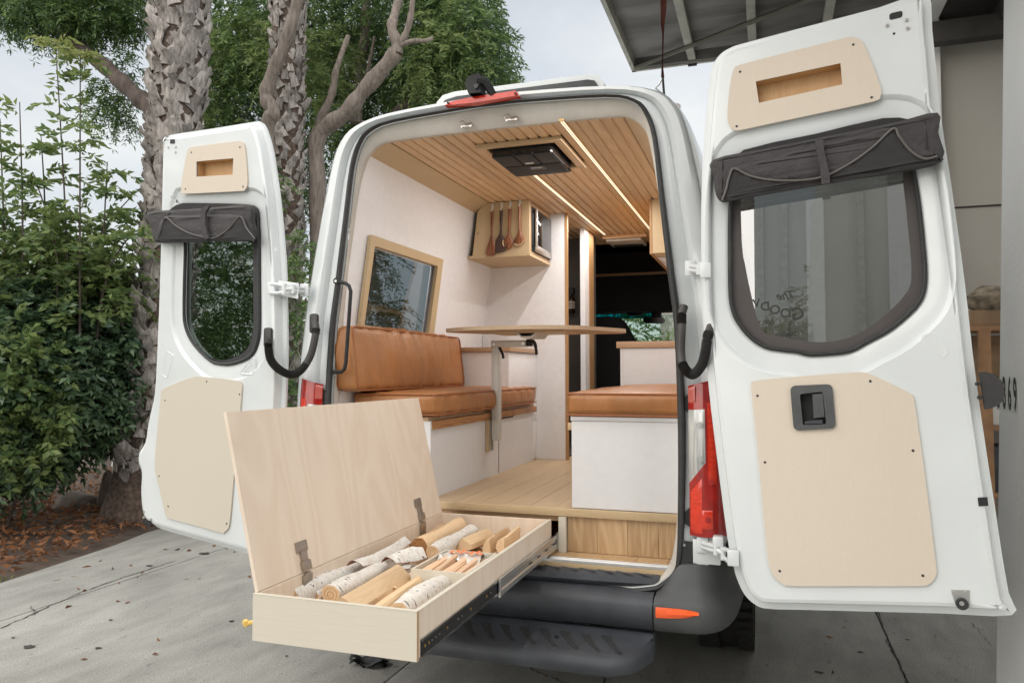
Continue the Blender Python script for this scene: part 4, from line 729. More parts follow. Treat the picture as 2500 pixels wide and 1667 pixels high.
def utensil(kind, label, left, right, matn, thick=.008, bowl=None):
    A = u_(left); B = u_(right); root = thing(kind, (A[0].x, 1.475, min(p.z for p in A)), label, kind, 'wooden utensils hanging on the overhead cabinet')
    m = MB(); rings = []
    for i, (p, q) in enumerate(zip(A, B)):
        c = (p+q)/2; h = (q-p)/2; tt = thick*(.6 if i > len(A)*.6 else 1); ring = []
        for k in range(8): a = k*math.pi/4; ring.append(c+h*math.cos(a)+Vector((0, -tt*math.sin(a), 0)))
        rings.append(ring)
    m.loft(rings, True, True, True); m.build('utensil_body', matn, root, 60)
    c = (A[0]+B[0])/2; m = MB(); m.tube([c+Vector((0, .006, .035)), c+Vector((0, -.004, .032)), c+Vector((0, -.008, .012)), c+Vector((0, -.014, -.002)), c+Vector((0, -.018, .010))], .0028, 6); m.box(c.x-.006, c.x+.006, c.y+.006, c.y+.014, c.z+.02, c.z+.05); m.build('hook', 'plate', root)
    return root
utensil('spatula', 'leftmost hanging spatula of striped orange-brown wood', [(440, 245), (438, 400), (445, 600), (448, 760), (410, 900), (360, 1040), (333, 1150), (336, 1215), (360, 1238)], [(515, 245), (508, 400), (492, 600), (490, 760), (525, 900), (545, 1040), (543, 1150), (540, 1215), (530, 1238)], 'spoon1')
utensil('spatula', 'dark walnut spatula, second of the four hanging utensils', [(645, 215), (642, 400), (655, 600), (645, 740), (575, 860), (555, 1000), (548, 1120), (552, 1180)], [(725, 215), (712, 400), (700, 600), (705, 740), (750, 860), (770, 1000), (772, 1110), (765, 1140)], 'spoon2')
s3 = utensil('spoon', 'slotted-looking wooden spoon with a round head, third hanging utensil', [(838, 185), (838, 400), (838, 600), (833, 760), (780, 830), (735, 890), (722, 960), (760, 1050), (810, 1088)], [(920, 185), (905, 400), (885, 600), (878, 760), (920, 830), (945, 890), (948, 970), (915, 1060), (860, 1088)], 'spoon1', .011)
s4 = utensil('ladle', 'rightmost hanging ladle with a deep round bowl', [(1060, 140), (1065, 300), (1085, 450), (1085, 620), (1060, 740), (1000, 830), (972, 900), (985, 960), (1030, 1000)], [(1132, 140), (1130, 300), (1120, 450), (1130, 620), (1150, 740), (1200, 830), (1210, 900), (1180, 960), (1120, 1000)], 'spoon1', .016)
for root, pts in ((s3, [(735, 890), (722, 960), (745, 1030)]), (s4, [(985, 975), (1050, 1000), (1130, 985), (1195, 900)])):
    m = MB(); m.tube([p+Vector((0, -.006, 0)) for p in catmull(u_(pts), 4, False)], .0038, 6); m.build('rim', 'cabply', root)
# right overhead cabinet, kitchen counter
o2 = thing('overhead_cabinet', (.63, 2.4, 2.19), 'plywood overhead cabinet on the right behind the door pillar', 'cabinet')
MB().box(.447, .80, 1.73, 3.0, 2.19, 2.5285).build('cabinet_box', 'cabply', o2); MB().box(.430, .4455, 1.728, 3.0, 2.186, 2.5285).build('face_frame', 'brownply', o2)
m = MB(); m.loft([[Vector((.45, y, 2.188)), Vector((.80, y, 2.188)), Vector((.80, y, 2.03)), Vector((.72, y, 2.03))] for y in (1.9, 3.0)], True, True, True); m.build('cabinet_underside', 'laminate', o2, 0)
k2 = thing('kitchen_cabinet', (.48, 2.6, .86), 'white kitchen cabinet with maple counter beyond the right seat', 'cabinet')
MB().box(.172, .80, 2.115, 3.3, .8595, 1.609).build('cabinet_box', 'laminate', k2); MB().box(.188, .80, 2.100, 2.1145, .862, 1.608).build('end_panel', 'lamcool', k2); MB().box(.1715, .187, 2.098, 2.1145, .862, 1.608).build('corner_post', 'lamcool', k2)
MB().box(.146, .80, 2.09, 3.3, 1.6105, 1.655, bev=.003).build('counter_top', 'counter', k2)
# table on swivel leg
tb = thing('swivel_table', (-.33, .98, 1.02), 'plywood camper table on a metal swivel leg clamped to the left bench', 'table')
T_ = rounded([(-.535, .72, 0), (-.34, .575, 0), (.02, .56, 0), (.22, .66, 0), (.40, 1.06, 0), (.36, 1.20, 0), (.02, 1.18, 0), (-.38, .96, 0)], .06, 5)
m = MB(); m.plate([(p.x, p.y) for p in T_], [], lambda a, b, w_: Vector((a, b, 1.682+w_)), -.0195, 0); m.build('table_top', 'table', tb, 40)
MB().box(-.27, .14, .70, .98, 1.652, 1.6620).build('mount_plate', 'nose', tb)
m = MB(); m.loft([[Vector((x, y, z)) for x, z in ((-.115, 1.6515), (-.095, 1.628), (-.03, 1.628), (-.01, 1.6515), (-.018, 1.6515), (-.035, 1.635), (-.09, 1.635), (-.107, 1.6515))] for y in (.72, .95)], True, True, True); m.build('slide_channel', 'alupt', tb, 0)
p0 = aX(*cs(750, 600, 2.24, [(1037, 560)])[0], -.33); yk = p0.y
MB().box(-.352, -.312, yk-.028, yk+.028, 1.068, 1.590, bev=.003).build('leg', 'alupt', tb); MB().box(-.355, -.15, yk-.03, yk+.016, 1.590, 1.627, bev=.003).build('swing_arm', 'alupt', tb)
for dx in (-.335, -.165): disc((dx, yk-.03, 1.607), (0, -1, 0), .007, .004, 8).build('arm_bolt', 'alu', tb)
disc((-.332, yk-.028, 1.188), (0, -1, 0), .009, .006, 10).build('leg_bolt', 'alu', tb)
MB().box(-.15, -.118, yk-.028, yk+.01, 1.593, 1.632, bev=.005).build('clamp_head', 'black', tb)
m = MB(); m.tube(catmull([(-.13, yk-.035, 1.612), (-.10, yk-.042, 1.615), (-.088, yk-.045, 1.59), (-.082, yk-.046, 1.545)], 4, False), [.012]*5+[.010]*4+[.008]*4, 8); m.build('clamp_lever', 'black', tb)
m = MB(); m.tube(catmull([(-.305, yk-.02, 1.585), (-.293, yk-.035, 1.57), (-.280, yk-.04, 1.545), (-.278, yk-.04, 1.525)], 4, False), .008, 8); m.build('clamp_lever', 'black', tb)
MB().box(-.3785, -.362, yk-.05, yk-.035, 1.005, 1.183).build('wood_packer', 'nose', tb)
for dy in (-.034, -.012, .008): MB().box(-.3785, -.356, yk+dy, yk+dy+.010, 1.010, 1.183).build('mount_track', 'alu', tb)
# cab: seat, lining, windscreen, mirror
st = thing('driver_seat', (-.36, 3.9, .9), 'black driver seat seen through the passage', 'seat')
sp = [(-.76, 1.0), (-.76, 1.75), (-.70, 1.86), (-.55, 1.93), (-.43, 1.955), (-.30, 1.965), (-.17, 1.955), (-.115, 1.90), (-.06, 1.80), (-.02, 1.72), (.0, 1.5), (.0, 1.0)]
m = MB(); q = offset(sp, -.03); m.loft([[Vector((a, 4.02, b)) for a, b in q], [Vector((a, 3.99, b)) for a, b in sp], [Vector((a, 3.93, b)) for a, b in sp], [Vector((a, 3.90, b)) for a, b in q]], True, True, True); m.build('backrest', 'softblack', st, 60)
MB().box(-.74, -.02, 3.95, 4.4, .95, 1.15, bev=.04).build('seat_pan', 'softblack', st)
m = MB(); m.box(-.95, .95, 4.30, 4.60, 2.035, 2.6); m.build('cab_headliner', 'headliner', van)
MB().box(-.60, .45, 4.285, 4.298, 2.385, 2.41).build('lining_edge', 'brownply', van); MB().box(-.95, .95, 4.60, 4.9, .5, 1.62).build('dashboard', 'headliner', van)
for s in (-1, 1): MB().box(min(s*.80, s*.98), max(s*.80, s*.98), 4.28, 4.95, .6, 2.5).build('cab_pillar', 'headliner', van)
MB().box(-.95, .95, 3.31, 4.3, 2.545, 2.56).build('cab_headliner', 'headliner', van)
a_ = aY(*cs(1340, 480, 3.266, [(700, 905)])[0], 4.5); MB().box(a_.x-.10, a_.x+.05, 4.48, 4.62, a_.z-.05, a_.z+.02, bev=.02).build('sensor_housing', 'headliner', van)
m = MB(); m.plate([(-.78, 1.62), (.78, 1.62), (.78, 2.036), (-.78, 2.036)], [], XZ(4.80), 0, .005); wsg = m.build('windscreen', 'ws', van, 0)
m = MB(); m.plate([(-.78, 2.0), (.03, 2.0), (.03, 2.07), (-.78, 2.07)], [], XZ(4.79), 0, .004); m.build('sun_band', 'wsband', wsg, 0)
mr = [aY(x, y, 4.5) for x, y in cs(1340, 480, 3.266, [(752, 970), (765, 962), (910, 964), (925, 975), (922, 1000), (905, 1010), (770, 1010), (755, 1000)])]
m = MB(); m.loft([mr, [p+Vector((0, .03, 0)) for p in mr]], True, True, True); m.build('rear_view_mirror', 'blackgloss', van, 40)
c_ = aY(*cs(1340, 480, 3.266, [(850, 930)])[0], 4.5); MB().box(c_.x-.04, c_.x+.05, 4.5, 4.6, c_.z-.05, c_.z+.04, bev=.01).build('mirror_mount', 'black', van)
# ================================================================== DRAWER WITH FIREWOOD
dr = thing('pull_out_drawer', (-.03, -.5, .69), 'long plywood drawer pulled out of the van with its lid propped open', 'drawer')
MB().box(-.286, .229, -1.171, -1.1585, .690, .8205, bev=.0006).build('drawer_front', 'plyf', dr, 0)
MB().box(-.2745, .2165, -1.158, .128, .7000, .7060).build('drawer_bottom', 'ply', dr, 0)
MB().box(.2170, .2290, -1.158, .1405, .696, .8200, bev=.0006).build('drawer_side', 'ply', dr, 0); MB().box(-.2860, -.2750, -1.158, .1405, .696, .8200, bev=.0006).build('drawer_side', 'ply', dr, 0)
MB().box(-.2745, .2165, .1285, .1405, .696, .8200, bev=.0006).build('drawer_back', 'ply', dr, 0)
MB().box(-.287, .2298, -1.1718, -1.157, .8206, .8216).build('top_edge', 'plyf', dr); MB().box(.2163, .2298, -1.1565, .1412, .8201, .8211).build('top_edge', 'plyf', dr); MB().box(.2292, .2297, -1.171, -1.1585, .690, .8205).build('ply_end', 'plyedge', dr)
ang = math.atan2(.118, .508)
def LT_(p): # local: x thickness, y along, z height from hinge line
    return Vector((-.2795-p.z*math.sin(ang)-p.x*math.cos(ang), p.y, .8225+p.z*math.cos(ang)-p.x*math.sin(ang)))
MB().box(0, .011, -1.155, .1405, 0, .525, T=LT_).build('drawer_lid', 'ply', dr, 0)
for px, py in ((748, 1400), (1030, 1268)):
    p = aX(px, py, -.275); y = p.y; m = MB(); m.box(-.006, -.0005, y-.030, y+.030, .062, .096, T=LT_, bev=.002); m.box(-.012, -.0006, y-.014, y+.014, .030, .066, T=LT_, bev=.003); m.box(-.016, -.002, y-.020, y+.020, .004, .034, T=LT_, bev=.003); h_ = m.build('lid_hinge', 'nickel', dr)
    m = MB(); m.box(-.2744, -.2660, y-.024, y+.024, .755, .817, bev=.003); m.tube([(-.270, y-.016, .817), (-.270, y+.016, .817)], .005, 8); m.build('hinge_knuckle', 'nickel', h_)
# slides
MB().box(.2295, .2330, -1.150, .12, .697, .742).build('inner_slide', 'black', dr); 
for z0, z1 in ((.694, .701), (.7375, .7445)): MB().box(.2298, .2355, -1.150, .12, z0, z1).build('slide_lip', 'chrome', dr)
for k, y in enumerate((-1.13, -1.105, -1.085, -1.06, -1.035, -.98, -.90, -.87, -.80, -.66, -.62)): disc((.2332, y, .72), (1, 0, 0), .0042 if k in (0, 1, 5, 8, 9) else .0026, .0015, 8).build('slide_screw', 'brass' if k in (0, 1, 5, 8, 9) else 'alu', dr)
m = MB(); m.loft([[Vector((x, y, z)) for x, z in ((.2372, .690), (.2440, .690), (.2440, .706), (.2408, .712), (.2408, .727), (.2440, .733), (.2440, .749), (.2372, .749), (.2372, .745), (.2395, .742), (.2380, .730), (.2380, .709), (.2395, .697), (.2372, .694))] for y in (-.545, .30)], True, True, True); m.build('middle_slide', 'alu', dr, 20)
m = MB(); m.loft([[Vector((x, y, z)) for x, z in ((.2468, .683), (.2472, .757), (.2452, .757), (.2395, .757), (.2395, .753), (.2448, .753), (.2448, .687), (.2395, .687), (.2395, .683))] for y in (.175, .60)], True, True, True); m.build('outer_slide', 'chrome', dr, 20)
MB().box(.2372, .2458, -.556, -.5455, .686, .752, bev=.002).build('slide_stop', 'alu', dr)
for k in range(4): y = -.22+.11*k; MB().box(.2442, .2447, y, y+.035, .716, .722).build('slide_slot', 'black', dr)
yt = thing('yellow_tie', (-.300, -1.14, .75), 'small yellow knotted tie poking out beside the drawer front', 'tie'); c_ = aY(606, 1523, -1.14)
m = MB(); m.tube(catmull([c_+Vector((.030, .01, .004)), c_+Vector((.008, 0, .006)), c_+Vector((-.010, 0, -.004)), c_+Vector((-.004, -.004, .010)), c_+Vector((-.014, 0, .004))], 4, False), .0065, 7); m.build('knot', 'yellow', yt)
# firewood
cc = lambda x, y, z=.79: aZ(660+x/3.178, 1200+y/3.178, z)
def log_round(p, q, r, label, matn='birch', endm='split', wob=.12, seed=0, flat=1):
    wob *= 1.7
    rn = random.Random(seed); d = (q-p); n = 14; r *= 1.14; A = d.normalized(); s = A.cross(Vector((0, 0, 1))).normalized(); t = s.cross(A); k = 16; ph = [rn.uniform(0, 6.28) for _ in range(4)]; m = MB(); rings = []
    for i in range(n+1):
        u = i/n; c = p+d*u+s*math.sin(u*3+ph[0])*r*wob*.8; rr = r*(1+wob*.5*math.sin(u*7+ph[1])+.03*rn.uniform(-1, 1))
        rings.append([c+(s*math.cos(a)*flat+t*math.sin(a))*rr*(1+.06*math.sin(3*a+ph[2])+.03*math.sin(7*a+u*5)) for a in np.linspace(0, 2*math.pi, k, endpoint=False)])
    m.loft(rings); m.mi = 1; m.add(rings[0], [tuple(range(k))[::-1]]); m.add(rings[-1], [tuple(range(k))]); r = r; root = thing('firewood_log', ((p+q)/2)[:], label, 'log', 'firewood logs in the drawer')
    m.build('log_body', [matn, endm], root, 60)
    m = MB(); m.mi = 0
    for e in (0, -1):
        c = sum(rings[e], Vector())/k; o_ = (A if e else -A)*.0008
        for f in (.35, .7): lp = [c+(v-c)*f+o_ for v in rings[e]]; m.tube(lp+[lp[0]], .0006, 4, False)
    m.build('growth_ring', 'fir', root, kind='stuff'); return root
def log_split(p, q, w_, h, label, roll=0, seed=0, z=.79):
    rn = random.Random(seed); d = q-p; A = d.normalized(); s = A.cross(Vector((0, 0, 1))).normalized(); t = s.cross(A); n = 10; m = MB(); rings = []; pr = [(-.5, -.5), (.5, -.5), (.52, -.15), (.18, .42), (.05, .5), (-.2, .36), (-.52, -.1)]
    ph = [rn.uniform(0, 6) for _ in range(len(pr))]
    for i in range(n+1):
        u = i/n; row = []
        for j, (a, b) in enumerate(pr):
            a2 = a*math.cos(roll)-b*math.sin(roll); b2 = a*math.sin(roll)+b*math.cos(roll); jit = .05*math.sin(u*5+ph[j])+.015*rn.uniform(-1, 1); row.append(p+d*u+s*(a2+jit)*w_+t*(b2+jit)*h)
        rings.append(row)
    m.loft(rings, True, True, True); root = thing('firewood_log', ((p+q)/2)[:], label, 'log', 'firewood logs in the drawer'); m.build('log_body', 'split', root, 25); return root
log_round(cc(150, 825, .755), cc(700, 590, .765), .029, 'round white birch log lying closest to the lid, at the drawer front', seed=1)
log_round(cc(470, 800, .765), cc(850, 600, .770), .028, 'round birch log with a peeled brown knot, second from the lid', seed=2)
log_split(cc(560, 900, .775), cc(985, 640, .775), .085, .062, 'broad split log with bare golden face in the front row', .2, 3)
log_split(cc(810, 955, .765), cc(1180, 690, .765), .055, .060, 'narrow split log between the broad one and the right birch log', -.5, 4)
log_round(cc(1000, 960, .760), cc(1385, 690, .765), .036, 'thick pale birch log at the right front of the drawer', seed=5)
log_split(cc(1090, 350, .760), cc(1400, 235, .760), .050, .052, 'split log against the lid at the back of the drawer', .8, 6)
log_round(cc(1140, 440, .772), cc(1470, 275, .772), .033, 'barkless tan round log in the back row', 'split', 'fir', seed=7)
log_round(cc(1250, 470, .768), cc(1570, 305, .770), .025, 'thin black and white birch log in the middle of the back row', seed=8)
log_split(cc(1500, 410, .765), cc(1690, 325, .765), .055, .050, 'smooth split log behind the kindling box', .3, 9)
log_split(cc(1680, 420, .765), cc(1840, 320, .765), .030, .060, 'splintered split log beside the rear right corner', -.2, 10)
log_split(cc(1790, 420, .770), cc(1915, 330, .770), .034, .075, 'upright wedge log in the rear right corner of the drawer', -.6, 11)
log_round(cc(330, 830, .735), cc(700, 700, .735), .026, 'birch log half hidden under the front logs', seed=21)
log_split(cc(640, 560, .745), cc(1090, 400, .745), .060, .045, 'split log lying beneath the long bark strip by the lid', .1, 22)
log_split(cc(1330, 470, .740), cc(1660, 350, .740), .07, .04, 'flat split piece under the rear logs', .1, 23)
log_round(cc(860, 600, .740), cc(1010, 500, .745), .022, 'dark mottled birch stub under the loose bark', seed=12)
n = 60; P = np.stack([RNG.uniform(-.25, .19, n), RNG.uniform(-1.1, .08, n), np.full(n, .712)+RNG.uniform(0, .06, n)], 1); D = RNG.normal(size=P.shape)*np.array([.6, 1, .2]); V_ = []
wc = MB()
for p_, d_ in zip(P, D):
    p_ = Vector(p_); d_ = Vector(d_).normalized()*random.uniform(.015, .04); q_ = Vector((-d_.y, d_.x, 0))*.22; wc.add([p_-d_-q_, p_-d_+q_, p_+d_+q_*.5, p_+d_-q_*.5, p_+Vector((0, 0, .004))], [(0, 1, 4), (1, 2, 4), (2, 3, 4), (3, 0, 4), (0, 3, 2, 1)])
tag(wc.build('wood_chips', 'kind', None, 0), kind='stuff')
# loose birch bark
def bark(P, Q, name_label, curl=.6, seed=0):
    rn = random.Random(seed); n = len(P); m = MB(); rows = []
    for i in range(n):
        p, q = P[i], Q[i]; row = []; w_ = (q-p).length
        for k in range(9): t = k/8; row.append(p.lerp(q, t)+Vector((0, 0, math.sin(t*math.pi)*w_*curl*.5+.003*math.sin(i*1.7+k))))
        rows.append(row)
    m.loft(rows, closed=False); m.mi = 1; m.loft([[v-Vector((0, 0, .0025)) for v in r] for r in rows], closed=False)
    for side in (0, -1): m.loft([[r[side] for r in rows], [r[side]-Vector((0, 0, .0025)) for r in rows]], closed=False)
    root = thing('bark_sheet', rows[n//2][4][:], name_label, 'bark', 'loose bark in the drawer'); m.build('bark_curl', ['birch', 'barkin'], root, 50)
bark([cc(590, 570, .800), cc(760, 510, .805), cc(900, 440, .808), cc(1000, 375, .808)], [cc(720, 585, .795), cc(860, 540, .80), cc(985, 470, .80), cc(1095, 395, .80)], 'long curled strip of birch bark lying along the lid side', .7, 1)
bark([cc(860, 545, .812), cc(960, 500, .815), cc(1060, 480, .815), cc(1150, 475, .812)], [cc(975, 560, .808), cc(1060, 545, .81), cc(1140, 530, .81), cc(1215, 515, .808)], 'short curled birch bark piece in the middle of the drawer', .8, 2)
bark([cc(975, 590, .79), cc(1060, 560, .792)], [cc(1010, 612, .788), cc(1090, 590, .79)], 'small dark bark flake beneath the short bark curl', .6, 3)
mt_ = thing('metal_tube', cc(1050, 620, .765)[:], 'short shiny metal tube beside the kindling box', 'tube'); m = MB(); a, b = cc(1012, 640, .765), cc(1110, 585, .765)
m.tube([a, b], .0105, 14, False); m.tube([a+(b-a)*.0, a+(b-a)*.06], .0120, 14, False); m.build('tube_body', 'chrome', mt_, 50); disc(a+(b-a)*.05, a-b, .009, .0005, 12).build('tube_bore', 'black', mt_)
# kindling box
kb = thing('kindling_box', (.12, -.35, .71), 'small open plywood box of kindling inside the drawer', 'box')
bx = [cc(1092, 590, .815), cc(1545, 628, .815), cc(1745, 470, .815), cc(1385, 425, .815)]
x0, x1, y0, y1 = -.005, .205, bx[0].y, bx[2].y
x0 = (bx[0].x+bx[3].x)/2; x1 = min(.2155, (bx[1].x+bx[2].x)/2); y1 = min(y1, y0+.36)
MB().box(x0, x1, y0, y0+.008, .7065, .812).build('box_side', 'plyf', kb, 0); MB().box(x0, x1, y1-.008, y1, .7065, .812).build('box_side', 'plyf', kb, 0); MB().box(x0, x0+.008, y0+.0085, y1-.0085, .7065, .812).build('box_side', 'plyf', kb, 0); MB().box(x1-.008, x1, y0+.0085, y1-.0085, .7065, .812).build('box_side', 'plyf', kb, 0)
MB().box(x0+.0085, x1-.0085, y0+.0085, y1-.0085, .7065, .765).build('box_bottom', 'plyf', kb, 0)
rk = random.Random(5)
for k in range(13):
    xx = x0+.018+(x1-x0-.036)*k/12; yl = rk.uniform(.17, .26); ys = y0+.012+rk.uniform(0, .02); zz = .775+.022*rk.random()+.008*(k % 3); tw = rk.uniform(-.10, .10); ww = rk.uniform(.006, .011)
    if ys+yl > y1-.012: yl = y1-.012-ys
    kd = tag(MB().add([Vector((xx-ww, ys, zz-.02)), Vector((xx+ww, ys, zz-.02)), Vector((xx+ww*.8, ys, zz)), Vector((xx-ww*.6, ys, zz+.006)), Vector((xx-ww+tw*.1, ys+yl, zz-.012)), Vector((xx+ww+tw*.1, ys+yl, zz-.012)), Vector((xx+ww*.7+tw*.1, ys+yl, zz+.008)), Vector((xx-ww*.5+tw*.1, ys+yl, zz+.012))], [(0, 1, 2, 3), (4, 7, 6, 5), (0, 4, 5, 1), (1, 5, 6, 2), (2, 6, 7, 3), (3, 7, 4, 0)]).build('kindling_stick', 'kind', None, 0), ('leftmost kindling stick in the small box, against its side' if k == 0 else 'rightmost kindling stick in the small box, nearest the drawer slide' if k == 12 else 'thin split kindling stick among the middle ones in the small box'), 'stick', 'kindling sticks in the small box')
bg_ = thing('plastic_bag', (.13, -.15, .80), 'crumpled clear plastic bag with orange print lying on the kindling', 'bag')
m = MB(); rows = []
for i in range(9):
    u = i/8; row = []
    for j in range(14): v = j/13; row.append(Vector((x0+.018+(x1-x0-.045)*v, y1-.115+.10*u, .800+.016*math.sin(u*math.pi)+.006*math.sin(v*17+u*9)+.004*math.sin(v*31+u*5))))
    rows.append(row)
m.loft(rows, closed=False); m.build('bag_film', 'clearbag', bg_, 60)
for k in range(7):
    m = MB(); xx = x0+.05+.018*k; m.box(xx, xx+.011, y1-.085+.01*(k % 2), y1-.060+.012*(k % 3), .8245, .8252); m.build('printed_mark', 'print', bg_)
# ================================================================== GROUND
m = MB(); m.add([Vector((-300, -300, -.045)), Vector((300, -300, -.045)), Vector((300, 400, -.045)), Vector((-300, 400, -.045))], [(0, 1, 2, 3)]); m.build('ground', 'concrete', None, 0, 'structure')
# planted strip of soil with an uneven surface
eX = [(-3.05, -6), (-3.45, -2), (-3.72, -.4), (-3.92, .86), (-4.02, 1.5), (-4.10, 2.0), (-4.24, 2.5), (-4.30, 3.4), (-4.3, 6), (-4.2, 16)]
def edge_x(y):
    for (a, b), (c, d) in zip(eX, eX[1:]):
        if b <= y <= d: return a+(c-a)*(y-b)/(d-b)
    return eX[0][0] if y < -6 else eX[-1][0]
ys = np.linspace(-6, 16, 111); us = np.linspace(0, 1, 41); V = []; 
for y in ys:
    for u in us:
        x = edge_x(y)+.01-u*(6.0+edge_x(y)+4.6); V.append((x, y, -.02+.10*min(1, u*6)**.8*(1+.35*math.sin(x*2.1+y*1.3))+.025*math.sin(x*7+y*5)*min(1, u*8)+.02*math.sin(x*13-y*17)*min(1, u*8)))
k = len(us); Fq = np.array([(i*k+j, i*k+j+1, (i+1)*k+j+1, (i+1)*k+j) for i in range(len(ys)-1) for j in range(k-1)]); V = np.array(V)
o = npmesh('soil', V, Fq, 'dirt', kind='structure'); o.data.shade_smooth()
def soilz(x, y): u = (edge_x(y)+.01-x)/6.; return (.02+.08*min(1, max(0, u)*6)**.8) if u > 0 else 0
# concrete driveway slabs with joints
dv = link(bpy.data.objects.new('driveway', None)); W['driveway'] = Vector((0, 0, 0)); dv['kind'] = 'structure'
def slab(x0, x1, y0, y1):
    m = MB(); m.box(x0+.004, x1-.004, y0+.004, y1-.004, -.04, 0, bev=.004); m.build('concrete_slab', 'concrete', dv)
xs = [-3.165, -.607, .365, 1.715, 2.6, 5.2, 8.5]
for a, b in zip(xs, xs[1:]):
    for c, d in ((-12, -5.2), (-5.2, -.9 if a < -1 else -2.1), (-.9 if a < -1 else -2.1, 5.6), (5.6, 10.5), (10.5, 20)): slab(a, b, c, d)
for (y0, y1) in ((-6, -2.4), (-2.4, 3.8), (3.8, 9.6), (9.6, 16)):
    yy = [y0+.004]+[b for a, b in eX if y0 < b < y1]+[y1-.004]; m = MB(); L_ = [Vector((edge_x(y)-.01, y, 0)) for y in yy]; R_ = [Vector((-3.169, y, 0)) for y in yy]
    m.loft([[p-Vector((0, 0, .045)) for p in L_], L_, R_, [p-Vector((0, 0, .045)) for p in R_]], closed=False); m.build('concrete_slab', 'concrete', dv)
def crackline(pts, w_, seed):
    rn = random.Random(seed); P = [aZ(x, y, .003) for x, y in pts]; Q = []
    for a, b in zip(P, P[1:]):
        for k in range(9): t = k/9; Q.append(a.lerp(b, t)+Vector((rn.uniform(-1, 1)*.010, rn.uniform(-1, 1)*.010, 0)))
    Q.append(P[-1]); A = []; B = []
    for i, p in enumerate(Q):
        d = (Q[min(i+1, len(Q)-1)]-Q[max(i-1, 0)]); nrm = Vector((-d.y, d.x, 0)).normalized()*w_*rn.uniform(.15, 1); A.append(p+nrm); B.append(p-nrm)
    MB().loft([A, B], closed=False).build('crack', 'crack', dv, 0)
crackline([(1270, 1610), (1300, 1633), (1345, 1650), (1400, 1680)], .006, 1); crackline([(2138, 1480), (2165, 1560), (2190, 1610), (2225, 1690)], .006, 2); crackline([(0, 1534), (90, 1492), (190, 1448), (300, 1408), (430, 1368)], .007, 3)
crackline([(925, 1624), (965, 1626), (1005, 1630)], .003, 4); crackline([(2370, 1520), (2400, 1550), (2420, 1575)], .003, 5); crackline([(75, 1480), (90, 1495), (80, 1500)], .004, 8); crackline([(1480, 1640), (1475, 1655), (1462, 1700)], .006, 6)
rk = random.Random(9)
for (px, py, rx) in ((72, 1577, .035), (365, 1380, .03), (500, 1350, .05), (270, 1512, .014), (565, 1515, .02), (32, 1555, .012), (240, 1580, .02), (2215, 1560, .012), (2100, 1590, .014), (700, 1600, .01), (2000, 1640, .02), (2060, 1530, .01)):
    c_ = aZ(px, py, .0042); m = MB(); n_ = 12; m.add([c_+Vector((math.cos(a)*rx*rk.uniform(.7, 1.2), math.sin(a)*rx*.8*rk.uniform(.6, 1.2), 0)) for a in np.linspace(0, 2*math.pi, n_, endpoint=False)], [tuple(range(n_))]); m.build('oil_stain', 'crack', dv, 0)
gl = thing('lost_glove', (aZ(905, 1608, .0)[:]), 'small crumpled black cloth lying on the concrete under the drawer', 'cloth'); m = MB(); c_ = aZ(903, 1612, .02); rows = []
for i in range(7): rows.append([c_+Vector((-.09+.03*i, -.05+.02*j, .018*math.sin(i*1.3+j*.9)+.012*math.sin(j*2.2)+.01)) for j in range(6)])
m.loft(rows, closed=False); m.loft([[p-Vector((0, 0, .022)) for p in r] for r in rows], closed=False); m.build('cloth', 'black', gl, 60)
# ================================================================== FOLIAGE TOOLS
def unit(v): return v/np.maximum(1e-9, np.linalg.norm(v, axis=-1, keepdims=True))
def leaves(P, D, l, w_, cup=.25):
    n = len(P); D = unit(D); R = unit(RNG.normal(size=(n, 3))); S = unit(np.cross(D, R)); Nn = np.cross(S, D); l = np.broadcast_to(l, (n,))[:, None]; w_ = np.broadcast_to(w_, (n,))[:, None]
    V = np.stack([P, P+D*l*.45+S*w_*.5+Nn*w_*cup, P+D*l-Nn*l*.12, P+D*l*.45-S*w_*.5+Nn*w_*cup], 1).reshape(-1, 3)
    return V, np.arange(n*4).reshape(n, 4)
def sprigs(P, D, nl, Ls, ll, lw, droop, flat=.35):
    n = len(P); D = unit(D); U = np.tile([0, 0, 1.], (n, 1)); S = unit(np.cross(D, U)+1e-6); Pp = []; Dd = []
    Ls = Ls*RNG.uniform(.7, 1.25, n)
    for k in range(nl):
        t = .15+.85*k/(nl-1); c = P+D*(Ls*t)[:, None]-U*(droop*Ls*t*t)[:, None]; dd = unit(D-U*droop*2*t)
        for s in (-1, 1):
            Pp.append(c+RNG.normal(size=(n, 3))*.004); Dd.append(dd*.6+S*s*.8+RNG.normal(size=(n, 3))*flat)
        if k == nl-1: Pp.append(c); Dd.append(dd)
    Pp = np.concatenate(Pp); Dd = np.concatenate(Dd); f = RNG.uniform(.75, 1.2, len(Pp)); return leaves(Pp, Dd, ll*f, lw*f)
def join(parts):
    V = []; Fq = []; k = 0
    for v, f in parts: V.append(v); Fq.append(f+k); k += len(v)
    return np.concatenate(V), np.concatenate(Fq)
def blob(px, py, rx, ry, Y, dY, n, shell=.0):
    c = aY(px, py, Y); sc = (c-CAM).dot(fd)/F; g = RNG.normal(size=(n, 3)); g = unit(g)*(RNG.uniform(shell, 1, n)**.45)[:, None]
    R_ = np.array([rt.x, rt.y, rt.z]); U_ = np.array([0, 0, 1.]); Yv = np.array([fd.x, fd.y, 0]); 
    P = np.array(c)+g[:, :1]*R_*rx*sc+g[:, 1:2]*U_*ry*sc+g[:, 2:3]*Yv*dY; D = g[:, :1]*R_+g[:, 1:2]*U_*.6+g[:, 2:3]*Yv*.7
    return P, D
